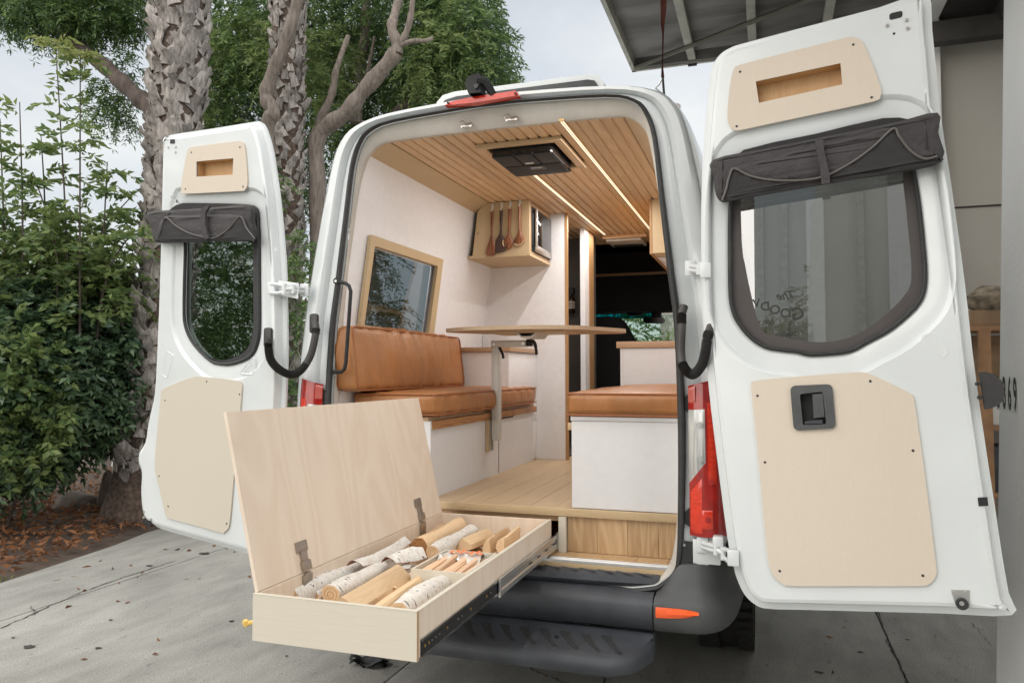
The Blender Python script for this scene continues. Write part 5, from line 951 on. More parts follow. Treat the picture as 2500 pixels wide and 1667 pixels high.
def crown(blobs, nl, Ls, ll, lw, droop, down=.5):
    parts = []
    for b in blobs:
        P, D = blob(*b[:7], shell=b[7] if len(b) > 7 else .15); D = D+RNG.normal(size=P.shape)*.6-np.array([0, 0, down]); parts.append(sprigs(P, D, nl, Ls, ll, lw, droop))
    return join(parts)
def limb(pts, r0, r1, Y, matn, parent, name='limb', knots=True):
    P = catmull([aY(x, y, Y+dy) for x, y, dy in pts], 5, False); n = len(P); rn = random.Random(int(pts[0][0])); m = MB(); rs = [(r0+(r1-r0)*i/(n-1))*(1+.10*math.sin(i*1.1+pts[0][0])+rn.uniform(-.05, .05)) for i in range(n)]
    m.tube(P, rs, 12); return m.build(name, matn, parent, 60)
# ================================================================== PALMS
def boot_mesh(seed):
    rn = random.Random(seed); m = MB(); rows = []; L_ = rn.uniform(.14, .21); W0 = rn.uniform(.12, .17); nx, ny = 5, 6
    for i in range(ny):
        t = i/(ny-1); wd = W0*(1-.45*t)+(.035 if t > .8 else 0)*rn.uniform(.2, 1.5); out = .005+.055*t**1.3+.012*math.sin(t*4+seed); row = []
        for j in range(nx): s = (j/(nx-1)-.5)*2; row.append(Vector((out+.016*(1-s*s)*(1-t*.5)-.02*abs(s)*t+rn.uniform(-.005, .005), s*wd*.5+rn.uniform(-.006, .006), t*L_-(.04*rn.uniform(.2, 1)*(1-abs(s)) if i == ny-1 else 0)+(.03*rn.uniform(-.4, .8) if i == ny-1 else 0))))
        rows.append(row)
    m.loft(rows, closed=False); m.loft([[p+Vector((-.018, 0, -.004)) for p in r] for r in rows], closed=False)
    top = rows[-1]; m.loft([top, [p+Vector((-.018, 0, -.004)) for p in top]], closed=False)
    for sd in (0, -1): m.loft([[r[sd] for r in rows], [r[sd]+Vector((-.018, 0, -.004)) for r in rows]], closed=False)
    me = bpy.data.meshes.new('leaf_base'); me.from_pydata([tuple(p) for p in m.v], [], m.f); me.materials.append(MT['palmb']); me.shade_smooth(); me.set_sharp_from_angle(angle=.9); return me
BM = [boot_mesh(i) for i in range(9)]
def palm(label, base, axis, r, zlow, zs, n, seed, sc=1):
    rn = random.Random(seed); root = thing('palm_tree', base, label, 'palm', 'palms beside the driveway'); m = MB(); rings = []
    for i in range(40):
        z = -.05+i*.2; c = axis(z); rr = r*(1+.40*math.exp(-z/.20)+.26*math.exp(-z/1.0)); rings.append([c+Vector((math.cos(a)*rr*(1+.05*math.sin(a*7)*math.exp(-z)), math.sin(a)*rr*(1+.04*math.sin(a*5)), 0)) for a in np.linspace(0, 2*math.pi, 24, endpoint=False)])
    m.loft(rings); m.build('trunk', 'palmc', root, 60); z = zlow
    dz = (zs-zlow)/n; cnt = 0; hid = MB()
    for k in range(n):
        a = k*2.39996+rn.uniform(-.1, .1); z = zlow+k*dz; c = axis(z); rr = r*(.97+.26*math.exp(-z/1.0)); wp = c+Vector((math.cos(a)*rr, math.sin(a)*rr, 0))
        Rm = Matrix.Rotation(a, 3, 'Z') @ Matrix.Rotation(rn.uniform(-.75, .75), 3, 'X') @ Matrix.Rotation(rn.uniform(-.05, .30), 3, 'Y'); s = sc*rn.uniform(.75, 1.3); tocam = (CAM-wp); tocam.z = 0
        if Vector((math.cos(a), math.sin(a), 0)).dot(tocam.normalized()) > -.15 and cnt < 295 and z < 5.4:
            o = bpy.data.objects.new('leaf_base', BM[k % 9]); link(o); place(o, wp, root); o.rotation_euler = Rm.to_euler(); o.scale = (s, s, s); cnt += 1
        else: me = BM[k % 9]; hid.add([wp+Rm@(v.co*s) for v in me.vertices], [tuple(p.vertices) for p in me.polygons])
    hid.build('leaf_base_mass', 'palmb', root, 50, 'stuff')
    return root
P1 = lambda z: Vector((-4.72+.46*(1-math.exp(-z/2.2))+.008*z, 2.85, z))
palm('thick palm trunk with shaggy grey leaf bases behind the left rear door', (-4.72, 2.85, 0), P1, .222, .45, 6.6, 680, 1, .84)
P2 = lambda z: Vector((-4.21+.0*z, 4.5, z))
palm('slimmer palm trunk between the left door and the van, wrapped by tree limbs', (-4.21, 4.5, 0), P2, .180, .5, 6.9, 520, 2, .70)
for k, (x, y) in enumerate(((-1.1, 16), (.55, 21))):
    pf = thing('palm_tree', (x, y, 0), ('distant palm trunk seen through the windscreen, left one', 'farther pale palm trunk seen through the windscreen, right one')[k], 'palm'); m = MB(); m.loft([[Vector((x+math.cos(a)*.28*(1+.08*math.sin(i*2.1)), y+math.sin(a)*.28, i*.3)) for a in np.linspace(0, 6.283, 12, endpoint=False)] for i in range(28)]); m.build('trunk', 'palmb', pf, 60)
# ================================================================== TREES
t1 = thing('broadleaf_tree', (-3.6, 4.9, 0), 'big feathery-leaved tree with forking grey limbs behind the van', 'tree')
limb([(660, 900, 0), (655, 500, 0), (654, 314, 0), (668, 275, 0), (651, 244, 0), (654, 209, 0), (679, 146, 0), (703, 87, 0), (727, 0, 0), (760, -160, 0)], .085, .060, 4.0, 'bark', t1)
limb([(775, 700, 0), (775, 453, 0), (772, 349, 0), (801, 307, 0), (846, 275, 0), (881, 230, 0), (933, 171, 0), (968, 128, 0)], .100, .085, 4.7, 'bark', t1, 'trunk')
limb([(968, 132, 0), (968, 105, 0), (957, 70, 0), (962, 42, .1), (985, -40, .3)], .070, .05, 4.7, 'bark', t1)
limb([(972, 118, 0), (990, 85, 0), (1003, 40, 0), (1010, -30, 0)], .045, .03, 4.7, 'bark', t1)
limb([(975, 112, 0), (1005, 102, 0), (1040, 100, 0), (1056, 93, .1)], .035, .018, 4.7, 'bark', t1)
limb([(773, 355, 0), (780, 300, 0), (805, 244, 0), (815, 209, 0), (822, 167, 0), (850, 90, .2)], .060, .03, 4.85, 'bark', t1)
limb([(868, 300, 0), (874, 230, 0), (881, 157, 0), (891, 87, 0), (895, 0, 0), (905, -100, 0)], .085, .06, 6.2, 'bark', t1)
limb([(895, 190, 0), (905, 140, 0), (915, 90, 0)], .03, .02, 6.0, 'bark', t1)
limb([(940, 300, 0), (985, 262, 0), (1020, 230, 0), (1040, 205, 0), (1100, 150, 0)], .07, .04, 6.0, 'barkd', t1)
B1 = [(560, 60, 110, 90, 6.0, 1.0, 520), (520, 200, 90, 90, 6.2, .8, 420), (600, 250, 70, 90, 6.0, .6, 300), (620, 120, 70, 110, 5.6, .7, 330), (800, 60, 110, 80, 6.6, 1.0, 520), (860, 150, 90, 80, 6.8, .7, 330), (830, 280, 60, 80, 6.6, .7, 260),
      (1000, 30, 140, 90, 6.4, 1.2, 700), (1110, 60, 110, 130, 6.2, 1.0, 800), (1060, 170, 110, 90, 6.4, .9, 560), (1150, 130, 90, 100, 6.0, .8, 420), (985, 215, 70, 60, 6.8, .7, 240), (1040, 250, 90, 40, 7.0, .7, 220), (920, 240, 60, 80, 7.0, .6, 220), (740, 180, 60, 110, 6.6, .8, 300), (700, -80, 200, 100, 6.0, 1.2, 500), (1000, -120, 250, 90, 6.2, 1.4, 700), (730, 420, 60, 140, 7.0, .8, 260), (640, 420, 50, 120, 6.6, .8, 200), (500, 330, 60, 50, 6.4, .6, 160), (880, 400, 60, 120, 7.2, .8, 180),
      (865, 640, 45, 90, 7.6, .5, 330), (520, 700, 130, 160, 6.8, .6, 420), (940, 760, 60, 40, 7.4, .5, 90), (930, 650, 40, 40, 7.6, .5, 40), (700, 620, 40, 60, 7.2, .4, 40), (1190, 200, 50, 70, 7.4, .6, 120), (1235, 195, 45, 45, 7.4, .5, 60)]
B1 = [(*b[:6], int(b[6]*.74)) if b[0] > 480 and b[1] < 300 else b for b in B1]
V, Fq = crown(B1, 8, .26, .085, .020, .45, .55); o = npmesh('crown', V, Fq, 'l1', t1)
B1b = [(600, 110, 70, 60, 5.4, .4, 60), (540, 150, 40, 60, 5.6, .4, 50), (690, 150, 70, 80, 5.2, .5, 70), (800, 130, 70, 80, 5.8, .5, 90), (1080, 130, 110, 90, 5.4, .5, 100), (780, 230, 60, 60, 5.4, .4, 50), (650, 330, 40, 40, 5.2, .3, 30), (520, 280, 40, 60, 5.6, .4, 50)]
B1b = [(*b[:6], int(b[6]*1.8)) for b in B1b]
V, Fq = crown(B1b, 8, .24, .080, .021, .4, .3); npmesh('crown_tips', V, Fq, 'l2', t1)
t2 = thing('broadleaf_tree', (-7.2, 5.2, 0), 'dark spreading tree at the upper left behind the first palm', 'tree')
limb([(420, 330, 0), (365, 262, 0), (330, 232, 0), (290, 195, 0), (250, 158, 0), (180, 105, 0), (140, 55, 0), (150, 0, 0), (170, -90, 0)], .12, .08, 4.6, 'barkd', t2)
limb([(395, 1160, 0), (385, 800, 0), (400, 480, 0), (415, 325, 0)], .20, .13, 4.7, 'barkd', t2, 'trunk')
B2 = [(60, -5, 100, 50, 4.6, .8, 300), (190, -5, 110, 50, 4.7, .8, 340), (290, -20, 70, 45, 4.9, .8, 170), (120, 40, 90, 28, 4.5, .6, 170), (230, 45, 70, 24, 4.7, .5, 120), (285, 215, 45, 28, 5.2, .4, 55), (270, 262, 40, 26, 5.2, .4, 60), (60, -90, 160, 60, 4.7, 1, 200), (300, -110, 200, 60, 4.9, 1, 200), (335, 30, 30, 40, 5.0, .4, 45), (15, 30, 40, 30, 4.4, .4, 40), (320, 150, 25, 30, 5.1, .3, 22)]
V, Fq = crown(B2, 8, .24, .085, .019, .5, .6); npmesh('crown', V, Fq, 'l1', t2)
# shrub with tall shoots in front of the palm
s1 = thing('tall_shrub', (-4.95, 2.1, 0), 'tall shrub with upright leafy shoots at the left edge', 'shrub')
parts = []
SH = [((150, 900), (163, 620), (135, 95), 2.2), ((195, 900), (195, 600), (196, 125), 2.15), ((40, 900), (55, 600), (48, 250), 2.0), ((95, 900), (110, 560), (100, 330), 2.3), ((240, 900), (250, 640), (262, 395), 2.4), ((300, 800), (240, 600), (320, 480), 2.5), ((10, 900), (10, 600), (0, 290), 2.0), ((210, 1100), (255, 700), (330, 560), 2.3), ((120, 950), (140, 640), (80, 420), 2.1)]
for i, (a, b, c, Y) in enumerate(SH):
    pp = catmull([aY(*a, Y), aY(*b, Y), aY(*c, Y)], 8, False); m = MB(); m.tube(pp, [.014*(1-.75*k/len(pp)) for k in range(len(pp))], 6); m.build('stem', 'barkd', s1, 60)
    n = 22; t = RNG.uniform(.25, 1, n); idx = np.clip((t*(len(pp)-1)).astype(int), 0, len(pp)-2); A_ = np.array([list(p) for p in pp]); fr_ = (t*(len(pp)-1)-idx)[:, None]; P = A_[idx]*(1-fr_)+A_[idx+1]*fr_
    an = RNG.uniform(0, 6.283, n); D = np.stack([np.cos(an), np.sin(an), RNG.uniform(-.1, .6, n)], 1); parts.append(sprigs(P, D, 6, .30*(1.15-.4*t), .098, .038, .3, .3))
V, Fq = join(parts); npmesh('shoot_leaves', V, Fq, 'l2', s1)
tp = []
for c, Y in (((135, 95), 2.2), ((196, 125), 2.15)):
    P = np.array([list(aY(c[0], c[1]+12, Y))]*9)+RNG.normal(size=(9, 3))*.02; an = np.linspace(0, 6.28, 9); tp.append(sprigs(P, np.stack([np.cos(an), np.sin(an), np.full(9, .5)], 1), 7, .20, .07, .024, .5, .15))
V, Fq = join(tp); npmesh('young_leaves', V, Fq, 'l4', s1)
B3 = [(50, 660, 90, 80, 2.3, .5, 150), (190, 660, 90, 80, 2.5, .5, 150), (305, 680, 50, 70, 2.5, .3, 55), (120, 560, 110, 60, 2.3, .5, 62), (250, 560, 70, 60, 2.5, .4, 22), (30, 470, 45, 60, 2.2, .4, 14)]
V, Fq = crown(B3, 7, .24, .080, .032, .3, .15); npmesh('crown', V, Fq, 'l2', s1)
s2 = thing('dense_shrub', (-5.2, 2.0, 0), 'dense dark-green shrub at the lower left reaching the soil', 'shrub')
B4 = [(60, 780, 130, 110, 2.2, .6, 520), (210, 780, 120, 110, 2.6, .6, 500), (300, 860, 60, 100, 2.7, .4, 190), (60, 920, 110, 120, 2.0, .5, 520), (180, 930, 110, 110, 2.3, .5, 430), (40, 1060, 90, 110, 2.0, .5, 420), (120, 1050, 70, 70, 2.2, .4, 200), (250, 980, 80, 60, 2.6, .4, 200), (300, 1000, 40, 50, 2.8, .3, 60), (10, 1140, 40, 50, 1.9, .3, 50), (-120, 950, 140, 260, 2.2, .6, 500)]
V, Fq = crown(B4, 7, .22, .085, .036, .35, .25); npmesh('crown', V, Fq, 'l3', s2)
B5 = [(30, 900, 90, 130, 1.7, .3, 110), (60, 1060, 70, 90, 1.75, .2, 60), (130, 1000, 50, 60, 1.9, .2, 30)]
V, Fq = crown(B5, 5, .16, .085, .045, .2, .0); npmesh('outer_leaves', V, Fq, 'l2', s2)
for a, b, c, Y in (((165, 1180), (185, 1080), (205, 960), 2.75), ((15, 1290), (40, 1210), (60, 1100), 1.9), ((170, 1170), (150, 1080), (110, 950), 2.6)):
    m = MB(); m.tube(catmull([aY(*a, Y), aY(*b, Y), aY(*c, Y)], 5, False), .032 if a[0] == 165 else .014, 8); m.build('stem', 'barkd', s2, 60)
# small fan of fern-like undergrowth between door and van and in front of the palms
u1 = thing('undergrowth', (-3.9, 3.6, 0), 'low leafy growth between the palms and the van', 'shrub')
B6 = [(720, 640, 50, 60, 3.9, .3, 40), (735, 760, 40, 50, 3.8, .3, 36), (715, 970, 60, 70, 3.7, .4, 90), (620, 430, 50, 30, 3.9, .3, 26), (560, 560, 140, 80, 5.2, .5, 150), (540, 750, 140, 120, 5.2, .5, 260), (480, 1000, 160, 130, 5.0, .6, 300)]
V, Fq = crown(B6, 8, .26, .08, .022, .4, .2); npmesh('crown', V, Fq, 'l1', u1)
# far greenery
V, Fq = crown([(px, 1000-120*((i*7) % 3)*.3, 130, 150, 11.5+.8*(i % 3), 1.2, 330) for i, px in enumerate(range(350, 1000, 95))], 6, .45, .15, .05, .4, .3); npmesh('distant_hedge', V, Fq, 'l1', kind='stuff')
parts = []
for x, y, zc, r, n in ((-.6, 15, 1.4, 1.3, 500), (1.3, 14, 1.6, 1.0, 500), (-3.5, 17, 2.2, 2.2, 700), (-2, 19, 4.6, 2.0, 500), (4.0, 20, 3, 2.2, 500)):
    g = unit(RNG.normal(size=(n, 3)))*(RNG.uniform(.1, 1, n)**.4)[:, None]*r; g[:, 2] *= .8; P = g+np.array([x, y, zc]); parts.append(sprigs(P, g+RNG.normal(size=(n, 3))*.6, 6, .4, .14, .05, .3))
V, Fq = join(parts); npmesh('roadside_bushes', V, Fq, 'l2', kind='stuff')
# leaf litter, stump, pale rock, fence
n = 5200; y = RNG.uniform(-.3, 6.5, n); ex = np.array([edge_x(v) for v in y]); u = RNG.beta(1.1, 2.2, n); x = ex-.10-u*3.6; keep = (RNG.uniform(size=n) < np.where(y < .9, .25, 1)); x, y = x[keep], y[keep]
P = np.stack([x, y, np.array([soilz(a, b) for a, b in zip(x, y)])+RNG.uniform(.0, .03, len(x))], 1); D = RNG.normal(size=P.shape)*np.array([1, 1, .28]); V, Fq = leaves(P, D, RNG.uniform(.05, .11, len(P)), RNG.uniform(.018, .035, len(P)), .45); npmesh('leaf_litter', V, Fq, 'litter', kind='stuff')
n = 500; y = RNG.uniform(-2.2, 1.0, n); ex = np.array([edge_x(v) for v in y]); P = np.stack([ex-.02-RNG.uniform(0, .35, n)*(1+(1-y)*.3), y, np.full(n, -.01)], 1); D = RNG.normal(size=P.shape)*np.array([.5, .5, .3])+np.array([0, 0, 1]); V, Fq = leaves(P, D, .05, .012); npmesh('verge_weeds', V, Fq, 'l2', kind='stuff')
n = 70; x = RNG.uniform(-4.0, 1.6, n); y = RNG.uniform(-1.2, 3.2, n); x = np.where(RNG.uniform(size=n) < .6, RNG.uniform(-4.1, -3.0, n), x); P = np.stack([x, y, np.full(n, .006)], 1); D = RNG.normal(size=P.shape)*np.array([1, 1, .1]); V, Fq = leaves(P, D, RNG.uniform(.03, .07, n), RNG.uniform(.012, .025, n), .3); npmesh('scattered_leaves', V, Fq, 'litter', kind='stuff')
def lump(name, c, r, matn, label, cat, seed):
    bm = bmesh.new(); bmesh.ops.create_icosphere(bm, subdivisions=3, radius=1); rn = random.Random(seed); ph = [rn.uniform(0, 6) for _ in range(9)]
    m = MB(); m.add([Vector((c[0]+v.co.x*r[0]*(1+.18*math.sin(v.co.y*3+ph[0])+.08*math.sin(v.co.z*9+ph[1])), c[1]+v.co.y*r[1]*(1+.15*math.sin(v.co.z*4+ph[2])), c[2]+v.co.z*r[2]*(1+.12*math.sin(v.co.x*5+ph[3])))) for v in bm.verts], [[v.index for v in f.verts] for f in bm.faces]); bm.free()
    o = m.build(name, matn, None, 50); return tag(o, label, cat)
c_ = aZ(188, 1232, .10); lump('tree_stump', (c_.x, c_.y, .09), (.22, .22, .15), 'rock', 'weathered round stump among the dry leaves', 'stump', 3)
c_ = aZ(278, 1145, .2); lump('pale_stone', (c_.x, c_.y+.1, .28), (.10, .10, .12), 'stone', 'pale stone leaning on the palm base', 'stone', 5)
c_ = aZ(262, 1210, .2); lump('root_stub', (c_.x, c_.y, .2), (.07, .10, .24), 'rock', 'upright grey root stub beside the palm base', 'stump', 6)
fe = thing('chain_link_fence', (-9, 7.2, 0), 'chain-link fence behind the shrubs at the left', 'fence'); m = MB(); sp_ = .06
for k in range(-30, 170):
    x0 = -13+k*sp_; 
    for s_ in (1, -1):
        a = Vector((x0, 7.2, .02)); b = Vector((x0+s_*1.6, 7.2, 1.62)); m.add([a+Vector((-.002, 0, 0)), a+Vector((.002, 0, 0)), b+Vector((.002, 0, 0)), b+Vector((-.002, 0, 0))], [(0, 1, 2, 3)])
m.build('wire_mesh', 'chrome', fe, 0, 'stuff')
for x in (-12, -9.5, -7, -4.5): MB().tube([(x, 7.2, 0), (x, 7.2, 1.7)], .028, 8).build('post', 'chrome', fe)
MB().tube([(-14, 7.2, 1.64), (-3, 7.2, 1.64)], .02, 8).build('top_rail', 'chrome', fe)
# ================================================================== GARAGE BUILDING AND AWNING
gb = thing('garage_building', (3.5, 1.5, 0), 'white building with a house number and open garage bay at the right', 'building')
wx = lambda z: 1.975+.034*z
def wallseg(y0, y1, z0, z1, t=.24, matn='paintdirt', name='wall'):
    m = MB(); m.loft([[Vector((wx(z0), y, z0)), Vector((wx(z1), y, z1)), Vector((wx(z1)+t, y, z1)), Vector((wx(z0)+t, y, z0))] for y in (y0, y1)], True, True, True); return m.build(name, matn, gb, 0)
wallseg(-1.0, .60, -.02, 5.2); wallseg(.602, 3.3, 4.05, 5.2); wallseg(3.302, 16, -.02, 5.2, matn='facade')
MB().box(1.94, 2.30, .33, .60, -.02, .10).build('wall_base', 'paintdirt', gb)
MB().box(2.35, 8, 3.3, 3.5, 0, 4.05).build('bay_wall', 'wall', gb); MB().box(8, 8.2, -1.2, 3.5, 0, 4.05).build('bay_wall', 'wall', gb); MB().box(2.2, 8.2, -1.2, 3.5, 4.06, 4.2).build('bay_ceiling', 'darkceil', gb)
for z in (2.65, 1.3): MB().box(2.35, 8, 3.292, 3.2995, z, z+.012).build('drywall_joint', 'darkceil', gb)
MB().box(1.99, 2.36, 3.20, 3.298, 0, 4.05).build('jamb_trim', 'facade', gb)
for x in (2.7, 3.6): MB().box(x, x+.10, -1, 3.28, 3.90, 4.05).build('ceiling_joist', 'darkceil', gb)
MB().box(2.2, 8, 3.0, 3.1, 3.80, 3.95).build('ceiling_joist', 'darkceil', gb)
np_ = cs(2250, 700, 3.136, [(596, 820), (639, 826), (681, 832), (724, 838)])
for ch, (px, py) in zip('3869', np_):
    c_ = aX(px, py, wx(1.36)); v_, f_ = text_mesh(ch, .205, .0008); x_ = c_.x-.0035
    pl_ = MB().box(c_.x-.003, c_.x-.0005, c_.y-.034, c_.y+.034, c_.z-.066, c_.z+.066).build('number_plate', 'plate', gb)
    m = MB(); m.add([Vector((x_-p[2], c_.y-p[0]*.42, c_.z+p[1]*.88)) for p in v_], f_); m.build('digit', 'digit', pl_, 0)
# shelf unit with odds and ends in the bay
su = thing('shelf_unit', (2.75, 2.9, 0), 'timber shelf standing in the garage bay at the right', 'shelf')
for z in (.05, .62, 1.06, 1.72): MB().box(2.30, 3.3, 2.75, 3.2, z, z+.03).build('shelf_board', 'shelfwood', su)
for x in (2.455, 3.2): MB().box(x, x+.07, 2.752, 2.80, 0, 1.72).build('shelf_post', 'shelfwood', su)
tag(MB().box(2.42, 2.60, 2.80, 3.0, 1.751, 1.86, bev=.004).build('cardboard_box', 'cardboard'), 'small cardboard box on the top board of the garage shelf', 'box')
lump('cloth_bundle', (2.60, 2.86, 1.93), (.17, .12, .10), 'cap', 'crumpled brown camouflage cloth on the garage shelf', 'cloth', 8)
tag(MB().box(2.42, 2.70, 2.78, 3.1, 1.091, 1.25, bev=.01).build('storage_bin', 'plate'), 'white storage bin on the middle garage shelf', 'bin'); tag(MB().box(2.42, 2.72, 2.78, 3.1, .651, .95, bev=.01).build('storage_bin', 'darkpl2'), 'dark storage bin on the lower garage shelf', 'bin')
MB().box(2.5, 3.2, 3.1, 3.14, 1.1, 1.7).build('shelf_back', 'cardboard', su)
# awning
aw = thing('awning', (1.2, -.5, 3.6), 'corrugated steel awning on cream beams above the van', 'awning')
m = MB(); X_ = [Vector((.26, 0, 0))]; top = []; n_ = 168
rows = []
for i in range(n_+1):
    y = -.9+i*(3.16/n_); z = 3.66+.010*math.sin(i*math.pi/2.0*1.0) if False else 3.66+.011*math.cos(i*math.pi/2)
    rows.append([Vector((.26, y, z)), Vector((1.2, y, z)), Vector((2.08, y, z))])
m.loft(rows, closed=False); m.build('corrugated_sheet', 'corr', aw, 25)
for x in (.655, 1.055, 1.50): MB().box(x-.026, x+.026, -.9, 2.285, 3.600, 3.644, bev=.003).build('beam', 'beam', aw)
MB().box(.235, .262, -.9, 2.31, 3.585, 3.69).build('edge_angle', 'beam', aw); MB().box(.235, 2.08, 2.262, 2.285, 3.595, 3.69).build('edge_angle', 'edge', aw); MB().box(.235, 2.08, 2.286, 2.31, 3.585, 3.60).build('edge_lip', 'beam', aw)
a_ = Vector((.26, 2.25, 3.592)); b_ = aZ(1985, -5, 3.592); MB().tube([a_, b_+(b_-a_)*.4], .016, 6).build('brace', 'brace', aw)
MB().box(.625, .685, 2.29, 2.315, 3.575, 3.60).build('bolt_plate', 'black', aw)
hs_ = thing('hanging_strap', (.76, .55, 2.7), 'dark red strap hanging from the awning to the van roof corner', 'strap')
A = [aY(x, y, .55) for x, y in ((1620, -60), (1620, 20), (1618, 60), (1619, 86), (1618, 130), (1617, 165), (1618, 190))]; wd = [.016, .014, .009, .004, .003, .004, .008]
MB().loft([[p-Vector((w_, 0, 0)) for p, w_ in zip(A, wd)], [p+Vector((0, .006, 0)) for p in A], [p+Vector((w_, 0, 0)) for p, w_ in zip(A, wd)], [p-Vector((0, .006, 0)) for p in A]], closed=False).build('webbing', 'strap', hs_)
B_ = [aY(x, y, .55) for x, y in ((1616, 192), (1610, 206), (1600, 216), (1612, 226), (1620, 232))]; MB().tube(B_, .004, 6).build('hook', 'alu', hs_); MB().tube([aY(1618, 190, .55), aY(1622, 240, .55)], .006, 6).build('webbing_end', 'screw', hs_)
# building opposite, behind the camera, seen only as the reflection in the glass
ob = thing('opposite_building', (2, -12, 0), 'white building across the yard reflected in the right door glass', 'building')
MB().box(-1.05, 9, -12.3, -12, 0, 11).build('wall', 'wall', ob)
for x, w_ in ((-.98, .12), (-.55, .12), (-.1, .3), (.75, .12), (1.25, .5)): MB().box(x, x+w_, -11.995, -11.88, 0, 11).build('pilaster', 'facade' if w_ > .2 else 'beam', ob)
MB().box(2.4, 8.8, -11.99, -11.9, 0, 10).build('dark_reflection_panel', 'darkceil', ob)  # dark panel added so the right door glass mirrors something dark

a, v = DL.uv(540, 690, -.036); P_ = DL.P(a, v, -.036); d_ = (P_-CAM).normalized(); rf = d_-DL.N*2*d_.dot(DL.N); rf.z = 0; rf.normalize(); c_ = P_+rf*8.5  # unseen tree placed on the mirrored sight line to block sky in the glass
t3 = thing('sky_blocking_tree', (c_.x, c_.y, 0), 'unseen leafy tree added behind the camera so the left door glass mirrors leaves, not sky', 'tree'); MB().tube([(c_.x, c_.y, 0), (c_.x+.1, c_.y, 1.6), (c_.x, c_.y, 4)], [.2, .16, .08], 10).build('trunk', 'barkd', t3, 60)
n = 1600; g = unit(RNG.normal(size=(n, 3)))*(RNG.uniform(.05, 1, n)**.4)[:, None]*np.array([3.0, 2.2, 2.4]); P = g+np.array([c_.x, c_.y, 3.1]); V, Fq = sprigs(P, g+RNG.normal(size=(n, 3)), 6, .42, .16, .055, .4); npmesh('crown', V, Fq, 'l1', t3)
# ================================================================== ROLLED INSULATED SHADES
def shade(D, label, back, mid, flap, hem, strap_, edge_s, arc, w0=.012, sc=1):
    root = thing('rolled_shade', D.P(*D.uv(*back[0], w0), w0)[:], label, 'window shade'); U2 = lambda pts, w: [D.uv(x, y, w) for x, y in pts]
    m = MB(); m.plate(U2(arc, .002), [], D.P, .0012, .008); m.build('shade_top', 'charcoal2', root)
    def puff(pts, wa, wb, name, matn, cr=.012):
        lp = [(p.x, p.y) for p in catmull([Vector((*p, 0)) for p in U2(pts, wa)], 3)]; m = MB()
        l0 = [D.P(a, b, wa) for a, b in lp]; l1 = [D.P(a, b, wb) for a, b in lp]; l2 = [D.P(a, b, wb+cr*.6+.0035*math.sin(i*2.3)) for i, (a, b) in enumerate(offset(lp, -.012))]; l3 = offset(lp, -.030)
        m.loft([l0, l1, l2]); tri = geometry.tessellate_polygon([[Vector((a, b, 0)) for a, b in offset(lp, -.012)]]); m.add(l2, [tuple(t) for t in tri]); return m.build(name, matn, root, 60)
    puff(back, .008, .030, 'shade_roll', 'charcoal'); puff(mid, .034, .044, 'quilted_fold', 'charcoal', .010); puff(flap, .050, .058, 'lower_flap', 'charcoal2', .006)
    h = [D.P(*D.uv(x, y, .064), .064) for x, y in catmull2(hem)]; m = MB(); m.tube(h, .0042*sc, 6); m.build('hem_piping', 'piping', root, 60)
    for e in edge_s: m = MB(); m.tube([D.P(*D.uv(x, y, .037), .037) for x, y in e], .0022, 5); m.build('seam', 'black', root)
    m = MB(); m.plate(U2(strap_, .075), [], D.P, .068, .078); m.build('strap', 'charcoal', root); return root
def catmull2(pts): return [(p.x, p.y) for p in catmull([Vector((x, y, 0)) for x, y in pts], 6, False)]
q = lambda pts: cs(1700, 250, 3.733, pts)
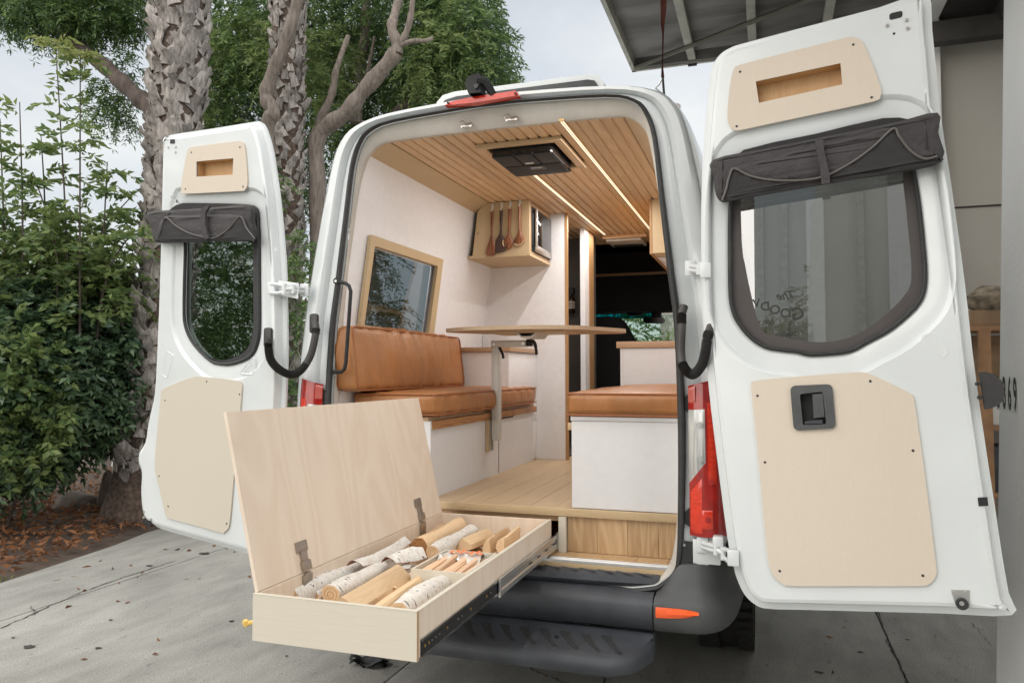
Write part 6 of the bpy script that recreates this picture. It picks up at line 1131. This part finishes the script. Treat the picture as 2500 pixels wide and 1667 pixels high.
shade(DR, 'dark quilted shade rolled up and strapped above the right door window', q([(158, 540), (600, 445), (1200, 325), (1800, 205), (2190, 115), (2198, 300), (2232, 545), (1800, 650), (1200, 740), (700, 830), (300, 905), (225, 905), (185, 850), (165, 700)]),
      q([(345, 605), (600, 535), (900, 448), (1200, 375), (1500, 310), (1795, 240), (2050, 420), (2195, 480), (2100, 530), (1500, 650), (900, 720), (420, 720)]),
      q([(315, 640), (345, 615), (480, 670), (650, 705), (850, 715), (1060, 700), (1220, 655), (1430, 540), (1620, 400), (1795, 250), (1850, 320), (1960, 450), (2080, 510), (2195, 500), (2225, 545), (1800, 640), (1300, 730), (700, 830), (350, 895), (250, 890), (285, 800)]),
      q([(235, 895), (270, 800), (300, 680), (345, 605), (480, 668), (650, 705), (850, 715), (1060, 700), (1220, 655), (1430, 540), (1620, 400), (1795, 240), (1850, 315), (1960, 450), (2080, 515), (2198, 492)]),
      q([(1080, 340), (1155, 325), (1170, 470), (1215, 650), (1220, 740), (1140, 750), (1130, 600), (1095, 430)]),
      [q([(240, 515), (235, 860)]), q([(2085, 140), (2110, 440)])], q([(385, 480), (430, 440), (700, 370), (1100, 290), (1400, 215), (1700, 150), (1850, 145), (1930, 160), (1900, 260), (400, 560)]))
q = lambda pts: cs(370, 450, 3.335, pts)
shade(DL, 'dark quilted shade rolled up and strapped above the left door window', q([(0, 238), (300, 212), (600, 190), (832, 175), (845, 300), (850, 455), (600, 465), (400, 470), (100, 478), (50, 460), (25, 350)]),
      q([(115, 270), (300, 258), (500, 250), (725, 258), (780, 350), (840, 440), (500, 450), (200, 440), (60, 430)]),
      q([(100, 300), (115, 275), (200, 340), (300, 395), (420, 430), (490, 438), (560, 415), (640, 350), (722, 265), (770, 350), (835, 440), (848, 458), (500, 466), (90, 474), (52, 445)]),
      q([(48, 440), (75, 370), (115, 272), (200, 340), (300, 395), (420, 430), (490, 438), (560, 415), (640, 350), (722, 262), (775, 360), (838, 440)]),
      q([(405, 200), (455, 172), (475, 176), (440, 235), (440, 330), (468, 440), (430, 452), (408, 330), (400, 235)]),
      [q([(810, 190), (840, 440)]), q([(150, 225), (60, 430)])], q([(150, 215), (200, 175), (260, 155), (480, 157), (720, 163), (830, 178), (800, 240), (150, 250)]), sc=.8)
